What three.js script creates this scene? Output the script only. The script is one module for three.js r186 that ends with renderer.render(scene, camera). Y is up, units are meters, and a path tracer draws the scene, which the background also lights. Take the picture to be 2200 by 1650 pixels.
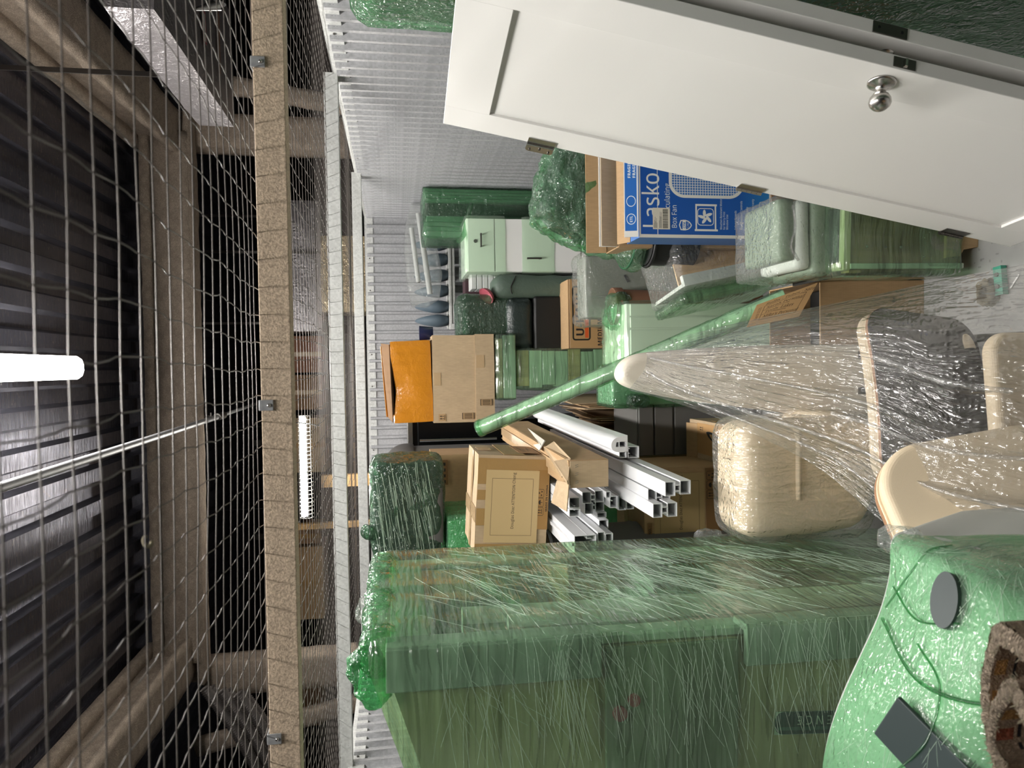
import * as THREE from 'three';
import { RoundedBoxGeometry } from 'three/addons/geometries/RoundedBoxGeometry.js';
import { mergeGeometries, mergeVertices, toCreasedNormals } from 'three/addons/utils/BufferGeometryUtils.js';
import { RectAreaLightUniformsLib } from 'three/addons/lights/RectAreaLightUniformsLib.js';

// ---------- camera (the photograph lies on its side: the picture's left is the world's up) ----------
const V = (x, y, z) => new THREE.Vector3(x, y, z);
const FPX = 1525, EYE = 2.18;
const scene = new THREE.Scene();
const camera = new THREE.PerspectiveCamera(2 * Math.atan(825 / FPX) * 180 / Math.PI, 2200 / 1650, 0.05, 80);
const dd = V(0.02295, 0.16197, 1).normalize();                       // the world's -z seen by the camera (right, up, forward)
const ax = V(1, 0.016, -(dd.x + 0.016 * dd.y) / dd.z).normalize();   // the world's x
const ay = V(0, 0, 0).crossVectors(dd, ax).normalize(); if (ay.y < 0) ay.negate();
const CR = V(ax.x, ay.x, -dd.x), CU = V(ax.y, ay.y, -dd.y), CF = V(ax.z, ay.z, -dd.z);
camera.position.set(0, EYE, 0);
camera.up.copy(CR);
camera.lookAt(CF.clone().add(camera.position));
camera.focus = 2.8; camera.userData.fStop = 6.3;

// ---------- light ----------
RectAreaLightUniformsLib.init();
scene.background = new THREE.Color(0x020203);
const renderer = new THREE.WebGLRenderer();
renderer.shadowMap.enabled = true;
renderer.toneMapping = THREE.LinearToneMapping;
renderer.toneMappingExposure = 4.4;
const LAMPS = [   // [x, y, z, half length, along x?, strength, half width]
  [0.04, 4.66, -2.9, 3.15, false, 15, 0.09],
  [0.1, 5.2, 7.4, 0.14, true, 5600, 0.025],
];

// ---------- helpers ----------
const ray = (px, py) => CF.clone().addScaledVector(CU, -(px - 1100) / FPX).addScaledVector(CR, (825 - py) / FPX);
const eye = V(0, EYE, 0);
const at = (px, py, Z) => { const r = ray(px, py); return r.multiplyScalar(-Z / r.z).add(eye); };
const atX = (px, py, x) => { const r = ray(px, py); return r.multiplyScalar(x / r.x).add(eye); };
const atY = (px, py, y) => { const r = ray(px, py); return r.multiplyScalar((y - EYE) / r.y).add(eye); };
const rect = (x0, y0, x1, y1, Z) => {       // a rectangle facing the camera side at depth Z
  const my = (y0 + y1) / 2, mx = (x0 + x1) / 2, t = at(x0, my, Z).y, b = at(x1, my, Z).y, r = at(mx, y0, Z).x, l = at(mx, y1, Z).x;
  return { t, b, l, r, w: r - l, h: t - b, cx: (l + r) / 2, cy: (t + b) / 2, Z };
};
let seed = 7;
const rnd = () => { seed = (seed + 0x6d2b79f5) | 0; let t = Math.imul(seed ^ (seed >>> 15), 1 | seed); t = (t + Math.imul(t ^ (t >>> 7), 61 | t)) ^ t; return ((t ^ (t >>> 14)) >>> 0) / 4294967296; };
const rr = (a, b) => a + (b - a) * rnd();
const h3 = (x, y, z) => { let n = Math.imul(x, 374761393) + Math.imul(y, 668265263) + Math.imul(z, 1274126177); n = Math.imul(n ^ (n >>> 13), 1274126177); return ((n ^ (n >>> 16)) >>> 0) / 4294967296; };
const sm = (t) => t * t * (3 - 2 * t), lerp = (a, b, t) => a + (b - a) * t, clamp = (x, a = 0, b = 1) => Math.min(b, Math.max(a, x));
function n3(x, y, z) {                      // value noise, -1..1
  const i = Math.floor(x), j = Math.floor(y), k = Math.floor(z), u = sm(x - i), v = sm(y - j), w = sm(z - k);
  const c = (a, b, d) => h3(i + a, j + b, k + d);
  return 2 * lerp(lerp(lerp(c(0, 0, 0), c(1, 0, 0), u), lerp(c(0, 1, 0), c(1, 1, 0), u), v), lerp(lerp(c(0, 0, 1), c(1, 0, 1), u), lerp(c(0, 1, 1), c(1, 1, 1), u), v), w) - 1;
}
const fb = (x, y, z, o = 3) => { let s = 0, a = 1, t = 0; for (let i = 0; i < o; i++) { s += a * n3(x, y, z); t += a; a *= 0.5; x *= 2.03; y *= 2.03; z *= 2.03; } return s / t; };
function tn(u, v, p, q, s) {                // tiling value noise 0..1 with p x q cells
  const x = u * p, y = v * q, i = Math.floor(x), j = Math.floor(y), a = sm(x - i), b = sm(y - j), w = (n, m) => ((n % m) + m) % m;
  const c = (k, l) => h3(w(i + k, p), w(j + l, q), s);
  return lerp(lerp(c(0, 0), c(1, 0), a), lerp(c(0, 1), c(1, 1), a), b);
}
const tf = (u, v, p, q, s, o) => { let r = 0, a = 1, t = 0; for (let i = 0; i < o; i++) { r += a * tn(u, v, p << i, q << i, s + i); t += a; a *= 0.55; } return r / t; };

// ---------- textures ----------
function dtex(n, fn, srgb, metres = 1) {
  const d = new Uint8Array(n * n * 4);
  for (let j = 0; j < n; j++) for (let i = 0; i < n; i++) {
    let c = fn(i / n, j / n); if (typeof c === 'number') c = [c, c, c];
    for (let k = 0; k < 3; k++) d[(j * n + i) * 4 + k] = clamp(c[k]) * 255;
    d[(j * n + i) * 4 + 3] = 255;
  }
  const t = new THREE.DataTexture(d, n, n); t.wrapS = t.wrapT = THREE.RepeatWrapping; t.magFilter = THREE.LinearFilter; t.minFilter = THREE.LinearMipmapLinearFilter;
  if (srgb) t.colorSpace = THREE.SRGBColorSpace;
  t.repeat.set(1 / metres, 1 / metres); t.needsUpdate = true; return t;
}
function ctex(w, h, draw) {
  const c = document.createElement('canvas'); c.width = w; c.height = h; const g = c.getContext('2d'); draw(g, w, h);
  const t = new THREE.CanvasTexture(c); t.colorSpace = THREE.SRGBColorSpace; t.anisotropy = 8; return t;
}
const ridge = (x) => 1 - Math.abs(2 * x - 1);
const T = {
  kraft: dtex(256, (u, v) => { const f = 0.9 + 0.08 * tf(u, v, 4, 4, 3, 3) + 0.05 * (tn(u, v, 128, 24, 9) - 0.5) + 0.014 * Math.sin(v * 2 * Math.PI * 64); return [f, f, f]; }, true, 0.5),
  speck: dtex(512, (u, v) => 0.55 * tn(u, v, 110, 110, 5) + 0.35 * tn(u, v, 52, 52, 6) + 0.25 * tn(u, v, 16, 16, 7), false, 0.4),
  speckColor: dtex(512, (u, v) => { const a = tn(u, v, 120, 120, 5), f = 0.72 + 0.3 * a * a + 0.1 * (tn(u, v, 9, 9, 8) - 0.5); return [f, f * 0.99, f * 0.97]; }, true, 0.4),
  speckFine: dtex(512, (u, v) => 0.62 + 0.4 * tn(u, v, 150, 150, 15) - 0.25 * tn(u, v, 75, 75, 16), false, 0.34),
  concrete: dtex(256, (u, v) => { const f = 0.72 + 0.3 * tf(u, v, 5, 5, 11, 5) - 0.15 * (tn(u, v, 120, 120, 12) > 0.9); return [f, f, f]; }, true, 1.2),
  crumple: dtex(512, (u, v) => { const a = tf(u, v, 3, 3, 21, 3) * 0.22, b = tf(u, v, 3, 3, 31, 3) * 0.22; return 0.5 * ridge(tn(u + a, v + b, 9, 9, 41)) + 0.3 * ridge(tn(u - b, v + a, 23, 23, 42)) + 0.2 * ridge(tn(u + b, v - a, 51, 51, 43)); }, false, 0.36),
  streak: dtex(512, (u, v) => { const a = 0.03 * tf(u, v, 3, 3, 51, 2), w = tf(u, v, 4, 4, 57, 2); return 0.5 * tn(u, v + a, 3, 64, 52) + 0.35 * ridge(tn(u, v + 2 * a, 3, 20, 53)) + 0.3 * w * ridge(tn(u + a, v + a, 9, 110, 54)); }, false, 0.4),
  bands: dtex(512, (u, v) => { const a = 0.04 * tf(u, v, 3, 3, 55, 2), f = 0.8 + 0.16 * tn(u, v + a, 2, 40, 56) + 0.14 * tn(u, v + a, 3, 9, 58) * tn(u, v, 4, 3, 59) - 0.12 * (tn(u, v + 2 * a, 3, 120, 60) > 0.8); return [f * 0.96, f, f * 0.97]; }, true, 0.7),
  sheet: dtex(512, (u, v) => { const a = tf(u, v, 2, 2, 61, 3) * 0.25; return 0.5 * ridge(tn(u + a * 0.4, v + a, 20, 5, 62)) ** 2 + 0.35 * ridge(tn(u + a, v - a, 38, 14, 63)) + 0.22 * ridge(tn(u + a, v, 70, 50, 64)); }, false, 0.6),
  deck: dtex(1024, (u, v) => {
    const d = tf(u, v, 6, 3, 71, 3); let s = 0; const k = tn(u, v, 64, 280, 73), z = tf(u, v, 4, 5, 74, 2);
    if (k > 0.86 - 0.2 * (z - 0.4)) s = clamp((k - 0.8) * 4) * clamp((z - 0.25) * 3);
    const b = 0.4 + 0.16 * d; return [lerp(b, 0.86, s), lerp(b, 0.8, s), lerp(b * 1.05, 0.7, s)];
  }, true, 1.6),
  wood: dtex(256, (u, v) => { const g = tf(u + 0.04 * tn(u, v, 3, 3, 81), v, 24, 2, 82, 3), f = 0.8 + 0.25 * g; return [f, f * 0.97, f * 0.93]; }, true, 0.5),
  galv: dtex(256, (u, v) => { const f = 0.86 + 0.1 * tn(u, v, 60, 60, 91) + 0.08 * (tf(u, v, 3, 3, 92, 3) - 0.5) - 0.25 * (tn(u, v, 200, 200, 93) > 0.94); return [f, f, f]; }, true, 0.5),
  weave: dtex(256, (u, v) => 0.5 + 0.3 * Math.sin(u * 2 * Math.PI * 60) * Math.sin(v * 2 * Math.PI * 60) + 0.2 * tn(u, v, 120, 120, 95), false, 0.25),
  flutes: dtex(128, (u, v) => 0.5 + 0.5 * Math.sin(v * 2 * Math.PI * 24), false, 0.2),
};

// ---------- materials ----------
const std = (c, rough = 0.6, metal = 0, o = {}) => new THREE.MeshStandardMaterial({ color: c, roughness: rough, metalness: metal, ...o });
const phy = (c, o) => new THREE.MeshPhysicalMaterial({ color: c, ...o });
const film = (c, tr, bump, scale, rough = 0.16, o = {}) => phy(c, { transmission: tr, thickness: 0, roughness: rough, ior: 1.55, ...(bump ? { bumpMap: bump, bumpScale: scale } : {}), side: THREE.DoubleSide, ...o });
const lin = (r, g, b) => new THREE.Color().setRGB(r, g, b);
const M = {
  galv: std(lin(0.55, 0.555, 0.575), 0.42, 0.35, { map: T.galv }),
  galvDark: std(lin(0.42, 0.43, 0.44), 0.45, 0.4, { map: T.galv }),
  beam: std(lin(0.74, 0.75, 0.73), 0.5, 0.15, { map: T.galv }),
  fire: std(lin(0.64, 0.53, 0.44), 0.95, 0, { map: T.speckColor, bumpMap: T.speck, bumpScale: 0.006 }),
  plaster: std(lin(0.66, 0.52, 0.38), 0.9, 0, { map: T.speckFine, bumpMap: T.speckFine, bumpScale: 0.0012 }),
  deck: std(lin(0.9, 0.9, 1), 0.24, 0.8, { map: T.deck, bumpMap: T.streak, bumpScale: 0.002 }),
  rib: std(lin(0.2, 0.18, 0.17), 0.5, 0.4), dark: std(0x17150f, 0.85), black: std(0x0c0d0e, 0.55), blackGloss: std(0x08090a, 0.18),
  concrete: std(lin(0.42, 0.42, 0.41), 0.85, 0, { map: T.concrete }),
  wire: std(lin(0.12, 0.105, 0.095), 0.5, 0.3),
  steel: std(lin(0.62, 0.6, 0.57), 0.22, 1), steelDark: std(lin(0.16, 0.15, 0.14), 0.35, 1), nickel: std(lin(0.55, 0.53, 0.5), 0.26, 1),
  foil: std(lin(0.34, 0.32, 0.33), 0.34, 0.8, { bumpMap: T.crumple, bumpScale: 0.004 }), foilGold: std(lin(0.72, 0.58, 0.36), 0.3, 0.85, { bumpMap: T.crumple, bumpScale: 0.012 }),
  door: phy(lin(0.80, 0.79, 0.765), { roughness: 0.34, clearcoat: 0.15, clearcoatRoughness: 0.4 }), doorEdge: std(lin(0.70, 0.62, 0.50), 0.6),
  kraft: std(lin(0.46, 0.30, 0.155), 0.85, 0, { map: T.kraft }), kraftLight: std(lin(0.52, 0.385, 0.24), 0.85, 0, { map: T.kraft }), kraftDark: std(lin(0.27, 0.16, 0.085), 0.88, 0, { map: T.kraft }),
  kraftEdge: std(lin(0.34, 0.22, 0.12), 0.9, 0, { bumpMap: T.flutes, bumpScale: 0.002 }),
  tapeBrown: phy(lin(0.36, 0.22, 0.085), { roughness: 0.28, bumpMap: T.crumple, bumpScale: 0.0012 }), tapeClear: phy(lin(0.47, 0.33, 0.19), { roughness: 0.2, bumpMap: T.crumple, bumpScale: 0.0012 }),
  tapeYellow: phy(lin(0.56, 0.215, 0.015), { roughness: 0.22, bumpMap: T.crumple, bumpScale: 0.002, clearcoat: 0.6, clearcoatRoughness: 0.15 }),
  paper: std(lin(0.6, 0.5, 0.33), 0.8), white: std(lin(0.78, 0.78, 0.76), 0.45), whiteAlu: std(lin(0.80, 0.81, 0.83), 0.35, 0.1), aluIn: std(lin(0.1, 0.1, 0.11), 0.5, 0.3),
  greyPlastic: std(lin(0.115, 0.11, 0.105), 0.55), greyPale: std(lin(0.5, 0.51, 0.5), 0.5), slate: std(lin(0.085, 0.12, 0.15), 0.6, 0, { bumpMap: T.weave, bumpScale: 0.001 }),
  leather: phy(lin(0.02, 0.03, 0.028), { roughness: 0.38, bumpMap: T.crumple, bumpScale: 0.003 }), olive: std(lin(0.075, 0.11, 0.085), 0.55, 0, { bumpMap: T.crumple, bumpScale: 0.002 }),
  cream: std(lin(0.74, 0.61, 0.43), 0.55, 0, { bumpMap: T.weave, bumpScale: 0.0008 }), creamSheen: phy(lin(0.76, 0.63, 0.44), { roughness: 0.45, bumpMap: T.crumple, bumpScale: 0.0015 }),
  veneer: std(lin(0.045, 0.026, 0.018), 0.5, 0, { map: T.wood }), ply: std(lin(0.62, 0.38, 0.24), 0.6, 0, { map: T.wood }), plyDark: std(lin(0.3, 0.15, 0.08), 0.7),
  pine: std(lin(0.66, 0.48, 0.28), 0.6, 0, { map: T.wood }), oak: std(lin(0.34, 0.25, 0.13), 0.55, 0, { map: T.wood }), plank: std(lin(0.55, 0.37, 0.17), 0.7, 0, { map: T.wood }),
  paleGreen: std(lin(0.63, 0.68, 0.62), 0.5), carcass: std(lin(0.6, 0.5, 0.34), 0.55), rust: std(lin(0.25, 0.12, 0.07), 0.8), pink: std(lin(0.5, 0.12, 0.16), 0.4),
  greenSteel: std(lin(0.06, 0.3, 0.21), 0.35, 0.2), mirror: std(lin(0.5, 0.55, 0.52), 0.06, 0.92), teal: std(lin(0.008, 0.075, 0.075), 0.5),
  filmLight: film(lin(0.84, 0.96, 0.84), 0.94, T.streak, 0.004, 0.16), filmGreen: film(lin(0.46, 0.76, 0.52), 0.91, T.crumple, 0.016, 0.13), filmStretch: film(lin(0.76, 0.92, 0.76), 0.91, T.streak, 0.006, 0.15, { map: T.bands }), strand: std(lin(0.42, 0.56, 0.43), 0.25),
  filmDark: film(lin(0.26, 0.46, 0.31), 0.9, T.crumple, 0.016, 0.15), filmBright: film(lin(0.3, 0.74, 0.4), 0.8, T.crumple, 0.02, 0.2),
  filmClear: film(lin(0.94, 0.95, 0.94), 0.93, T.crumple, 0.014, 0.13), sheet: film(lin(0.95, 0.95, 0.95), 0.945, T.sheet, 0.016, 0.2, { ior: 1.95 }),
  pile: std(lin(0.42, 0.34, 0.26), 0.97, 0, { map: T.speckColor, bumpMap: T.speck, bumpScale: 0.01 }), rope: std(lin(0.7, 0.62, 0.42), 0.95, 0, { bumpMap: T.speck, bumpScale: 0.01 }),
};
for (const m of Object.values(M)) m.name = 'procedural';
const glow = (c, k) => new THREE.MeshStandardMaterial({ color: 0xffffff, emissive: c, emissiveIntensity: k, roughness: 0.5 });

// ---------- geometry helpers ----------
function uvBox(g, o = [0, 0, 0]) {          // uv in metres by the side a face looks to
  g = g.index ? g.toNonIndexed() : g; if (!g.attributes.normal) g.computeVertexNormals();
  const p = g.attributes.position, uv = new Float32Array(p.count * 2), a = V(0, 0, 0), b = V(0, 0, 0), c = V(0, 0, 0), n = V(0, 0, 0);
  for (let i = 0; i < p.count; i += 3) {
    a.fromBufferAttribute(p, i); b.fromBufferAttribute(p, i + 1); c.fromBufferAttribute(p, i + 2);
    n.crossVectors(b.clone().sub(a), c.clone().sub(a)); const X = Math.abs(n.x), Y = Math.abs(n.y), Z = Math.abs(n.z);
    [a, b, c].forEach((q, k) => { const s = X >= Y && X >= Z ? [q.z, q.y] : Y >= Z ? [q.x, q.z] : [q.x, q.y]; uv[(i + k) * 2] = s[0] + o[0]; uv[(i + k) * 2 + 1] = s[1] + o[1]; });
  }
  g.setAttribute('uv', new THREE.BufferAttribute(uv, 2)); return g;
}
const keep = (g) => { for (const k of Object.keys(g.attributes)) if (!['position', 'normal', 'uv'].includes(k)) g.deleteAttribute(k); return g; };
const merge = (list) => mergeGeometries(list.map((g) => keep(g.index ? g.toNonIndexed() : g)));
const rb = (w, h, d, r = 0.004, seg = 2) => uvBox(new RoundedBoxGeometry(w, h, d, seg, Math.min(r, w / 2.01, h / 2.01, d / 2.01)));
const bx = (w, h, d, x = 0, y = 0, z = 0) => uvBox(new THREE.BoxGeometry(w, h, d).translate(x, y, z));
function cell(w, h, d, step, fn, crease = 0.7, round = 0) {      // a box cut into cells whose points fn moves; edges rounded by 'round'
  const n = (q) => Math.max(1, Math.min(60, Math.round(q / step)));
  let g = new THREE.BoxGeometry(w, h, d, n(w), n(h), n(d)); g.deleteAttribute('uv'); g.deleteAttribute('normal'); g = mergeVertices(g, 1e-5);
  const p = g.attributes.position, a = V(0, 0, 0), q = V(0, 0, 0), H = [w / 2, h / 2, d / 2];
  for (let i = 0; i < p.count; i++) {
    a.fromBufferAttribute(p, i); let nn = V(0, 0, 0);
    const r = Math.min(round, ...H.map((x) => x * 0.98)); q.set(clamp(a.x, -H[0] + r, H[0] - r), clamp(a.y, -H[1] + r, H[1] - r), clamp(a.z, -H[2] + r, H[2] - r));
    if (r > 0) { nn.copy(a).sub(q); if (nn.length() > 1e-6) { nn.normalize(); a.copy(q).addScaledVector(nn, r); } } else { nn.set(Math.abs(a.x) > H[0] - 1e-4 ? Math.sign(a.x) : 0, Math.abs(a.y) > H[1] - 1e-4 ? Math.sign(a.y) : 0, Math.abs(a.z) > H[2] - 1e-4 ? Math.sign(a.z) : 0).normalize(); }
    if (fn) fn(a, nn); p.setXYZ(i, a.x, a.y, a.z);
  }
  g = crease ? toCreasedNormals(g, crease) : (g.computeVertexNormals(), g); return uvBox(g, [rnd(), rnd()]);
}
const rough = (amp, f, s = 0) => (a, n) => { const k = amp * fb(a.x * f + s, a.y * f + s * 1.7, a.z * f - s); a.addScaledVector(n, k); };
const crush = (amp, f, s = 0) => (a, n) => { const k = (x, y, z) => 1 - Math.abs(n3(x, y, z)) * 2; a.addScaledVector(n, amp * (0.6 * k(a.x * f + s, a.y * f, a.z * f) + 0.4 * k(a.x * f * 2.3, a.y * f * 2.3 + s, a.z * f * 2.3))); };
const wrap = (w, h, d, s = 1, amp = 0.007, round = 0.02, step = 0.035) => cell(w, h, d, step, crush(amp, 9, s * 3.3), 0, round);   // a stretch film pulled round a box
const carton = (w, h, d, s = 1, amp = 0.004) => cell(w, h, d, 0.06, rough(amp, 6, s * 5.1), 0.5);
function tubeOf(pts, r, seg = 40, rad = 10) { return new THREE.TubeGeometry(new THREE.CatmullRomCurve3(pts), seg, r, rad); }
function stick(a, b, r, rad = 16, r2 = r) { const g = new THREE.CylinderGeometry(r2, r, a.distanceTo(b), rad, 1); g.applyQuaternion(new THREE.Quaternion().setFromUnitVectors(V(0, 1, 0), b.clone().sub(a).normalize())); return g.translate((a.x + b.x) / 2, (a.y + b.y) / 2, (a.z + b.z) / 2); }
function plate(pts, th, n = 1) {              // a sheet with thickness through four corners given in order
  const [a, b, c, d] = pts, nn = b.clone().sub(a).cross(d.clone().sub(a)).normalize().multiplyScalar(th), P = [], I = [], U = [];
  const g = new THREE.BufferGeometry(), w = a.distanceTo(b), h = a.distanceTo(d);
  const pt = (u, v) => a.clone().lerp(b, u).lerp(d.clone().lerp(c, u), v);
  const quad = (p, q, r, s, uv) => { P.push(p, q, r, p, r, s); U.push(...[0, 1, 2, 0, 2, 3].map((k) => uv[k]).flat()); };
  const f = [a, b, c, d], k = f.map((p) => p.clone().sub(nn)), uv = [[0, 0], [1, 0], [1, 1], [0, 1]];
  quad(f[0], f[1], f[2], f[3], uv); quad(k[3], k[2], k[1], k[0], [uv[3], uv[2], uv[1], uv[0]]);
  for (let i = 0; i < 4; i++) { const j = (i + 1) % 4; quad(f[j], f[i], k[i], k[j], [[0, 0], [0, 0.01], [0.01, 0.01], [0.01, 0]]); }
  g.setAttribute('position', new THREE.Float32BufferAttribute(P.flatMap((p) => [p.x, p.y, p.z]), 3)); g.setAttribute('uv', new THREE.Float32BufferAttribute(U, 2)); g.computeVertexNormals(); return g;
}
function grid(nu, nv, fn, uvs = [1, 1]) {     // a surface over u, v in 0..1
  const P = [], U = [], I = [];
  for (let j = 0; j <= nv; j++) for (let i = 0; i <= nu; i++) { const p = fn(i / nu, j / nv); P.push(p.x, p.y, p.z); U.push(i / nu * uvs[0], j / nv * uvs[1]); }
  for (let j = 0; j < nv; j++) for (let i = 0; i < nu; i++) { const a = j * (nu + 1) + i, b = a + 1, c = a + nu + 1, d = c + 1; I.push(a, b, d, a, d, c); }
  const g = new THREE.BufferGeometry(); g.setAttribute('position', new THREE.Float32BufferAttribute(P, 3)); g.setAttribute('uv', new THREE.Float32BufferAttribute(U, 2)); g.setIndex(I); g.computeVertexNormals(); return g;
}
const prism = (pts, depth, bevel = 0) => { const s = new THREE.Shape(pts.map((p) => new THREE.Vector2(p[0], p[1]))); return new THREE.ExtrudeGeometry(s, { depth, bevelEnabled: bevel > 0, bevelSize: bevel, bevelThickness: bevel, bevelSegments: 2, steps: 1 }); };

// ---------- things and parts ----------
const taken = new Map();
const numbered = (n) => { const k = taken.get(n) ?? 0; taken.set(n, k + 1); return k ? n + '_' + String(k).padStart(3, '0') : n; };
const lit = (m) => { m.castShadow = m.receiveShadow = true; return m; };
function tag(o, label, category, group, kind) { if (label) o.userData.label = label; if (category) o.userData.category = category; if (group) o.userData.group = group; if (kind) o.userData.kind = kind; return o; }
function thing(name, label, category, p = [0, 0, 0], turn = [0, 0, 0], group) {
  const o = new THREE.Group(); o.name = numbered(name); o.position.set(...p); o.rotation.set(...(Array.isArray(turn) ? turn : [0, turn, 0])); scene.add(o); return tag(o, label, category, group);
}
function part(parent, name, g, m, p, r, label) { const o = lit(new THREE.Mesh(g, m)); o.name = name; if (p) o.position.set(...p); if (r) o.rotation.set(...r); parent.add(o); if (label) o.userData.label = label; return o; }
function one(name, label, category, g, m, p = [0, 0, 0], r, group) { const o = lit(new THREE.Mesh(g, m)); o.name = numbered(name); o.position.set(...p); if (r) o.rotation.set(...r); scene.add(o); return tag(o, label, category, group); }
function shell(name) { const o = new THREE.Group(); o.name = name; o.userData.kind = 'structure'; scene.add(o); return o; }
function solid(name, g, m, p) { const o = lit(new THREE.Mesh(g, m)); o.name = name; o.userData.kind = 'structure'; if (p) o.position.set(...p); scene.add(o); return o; }
const printed = (w, h, tex, th = 0.0008) => { const g = new THREE.BoxGeometry(w, h, th); return g; };
const printMat = (t, r = 0.7) => new THREE.MeshStandardMaterial({ map: t, roughness: r });
function strands(t, n, pick, r = 0.0009, m = M.strand) {      // fine creases of a stretch film, each from pick() as a list of points
  const l = []; for (let i = 0; i < n; i++) { const p = pick(i); if (p) l.push(tubeOf(p, r * rr(0.5, 1.3), 10, 4)); } const o = part(t, 'film_creases', merge(l), m); o.userData.kind = 'stuff';
}

// ---------- the setting ----------
const XL = -1.94, XR = 1.406, ZB = -6.7, TOP = 2.45;
solid('floor', uvBox(new THREE.BoxGeometry(26, 0.2, 32).translate(0, -0.1, -4)), M.concrete);
{ // ceiling: a fluted steel deck running away from the camera
  const W = 13, pitch = 0.3, P = [];
  for (let x = -W; x < W; x += pitch) P.push([x, 0], [x + 0.12, 0], [x + 0.15, 0.07], [x + 0.27, 0.07]);
  const back = [[W, 0.2], [-W, 0.2]];
  const g = prism([...P, [W, 0], ...back], 32); g.translate(0, 4.92, -20);
  solid('ceiling', uvBox(g), M.deck);
}
for (const [n, w, d, x, z] of [['wall_far', 26, 0.3, 0, -20.1], ['wall_near', 26, 0.3, 0, 12.1], ['wall_east', 0.3, 32, 13.1, -4], ['wall_west', 0.3, 32, -13.1, -4]]) solid(n, uvBox(new THREE.BoxGeometry(w, 5.2, d).translate(x, 2.5, z)), M.dark);
// the unit's corrugated partitions: panels hung side by side under a capping channel
function corrugated(len, h) {
  const pt = 0.0885, f = [];
  for (let x = 0; x < len - 1e-6; x += pt) { f.push([x, 0], [x + 0.052, 0], [x + 0.06, -0.027], [x + 0.0805, -0.027]); }
  const e = f.filter((p) => p[0] <= len); e.push([len, 0]);
  const g = prism([...e, ...e.slice().reverse().map((p) => [p[0], p[1] - 0.0025])], h);
  g.rotateX(-Math.PI / 2); return uvBox(g);    // along x, up y, ribs towards +z
}
function partition(name, len, put) {
  const w = shell(name), n = Math.round(len / 0.885), g = corrugated(0.885, TOP - 0.02);
  for (let i = 0; i < n; i++) { const p = part(w, 'corrugated_panel', g, M.galv, [i * 0.885, 0, i % 2 ? 0.0032 : 0]); }
  const cap = part(w, 'capping_channel', merge([bx(n * 0.885, 0.075, 0.004, n * 0.4425, TOP - 0.0375, 0.012), bx(n * 0.885, 0.004, 0.06, n * 0.4425, TOP, -0.016), bx(n * 0.885, 0.075, 0.004, n * 0.4425, TOP - 0.0375, -0.045)]), M.beam);
  for (let i = 0; i < n * 3; i++) part(w, 'screw', new THREE.CylinderGeometry(0.006, 0.006, 0.004, 8).rotateX(Math.PI / 2), M.steelDark, [i * 0.295 + 0.1, TOP - 0.04, 0.016]);
  put(w);
}
partition('wall_right', 7.08, (w) => { w.rotation.y = -Math.PI / 2; w.position.set(XR, 0, ZB); });
partition('wall_left', 7.08, (w) => { w.rotation.y = Math.PI / 2; w.position.set(XL, 0, ZB + 7.08); });
partition('wall_back', 3.54, (w) => { w.position.set(XL - 0.1, 0, ZB); });

// ---------- beams over the unit, with the clips that hold the wire ----------
function supportBeam(label, Z, y0, m, name, ends = [XL + 0.01, XR - 0.01]) {
  const w = ends[1] - ends[0], t = thing(name, label, 'beam', [ends[0] + w / 2, y0, -Z], 0);
  part(t, 'front_face', rb(w, 0.066, 0.005, 0.002), m); part(t, 'top_flange', rb(w, 0.005, 0.05, 0.002), m, [0, 0.0305, -0.0255]); part(t, 'bottom_flange', rb(w, 0.005, 0.05, 0.002), m, [0, -0.0305, -0.0255]);
  return t;
}
const b1 = supportBeam('tan textured beam nearest the camera, holding three small wire clips', 1.64, 2.445, M.plaster, 'support_beam');
for (const [px, py] of [[552, 131], [569, 871], [581, 1590]]) {
  const p = at(px + 6, py, 1.63), c = part(b1, 'wire_clip', merge([rb(0.024, 0.03, 0.003, 0.001), bx(0.022, 0.003, 0.03, 0, 0.015, -0.015)]), M.galvDark, [p.x - b1.position.x, 0.022, 0.006]);
  part(c, 'screw', new THREE.SphereGeometry(0.0045, 10, 6, 0, 6.3, 0, 1.57).rotateX(Math.PI / 2), M.steel, [0, -0.006, 0.002]);
}
supportBeam('pale grey metal beam behind the tan one, striped with fine wire shadows', 3.47, 2.462, M.beam, 'support_beam');
supportBeam('thin grey metal beam closest to the back wall', 5.2, 2.44, M.beam, 'support_beam');

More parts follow.
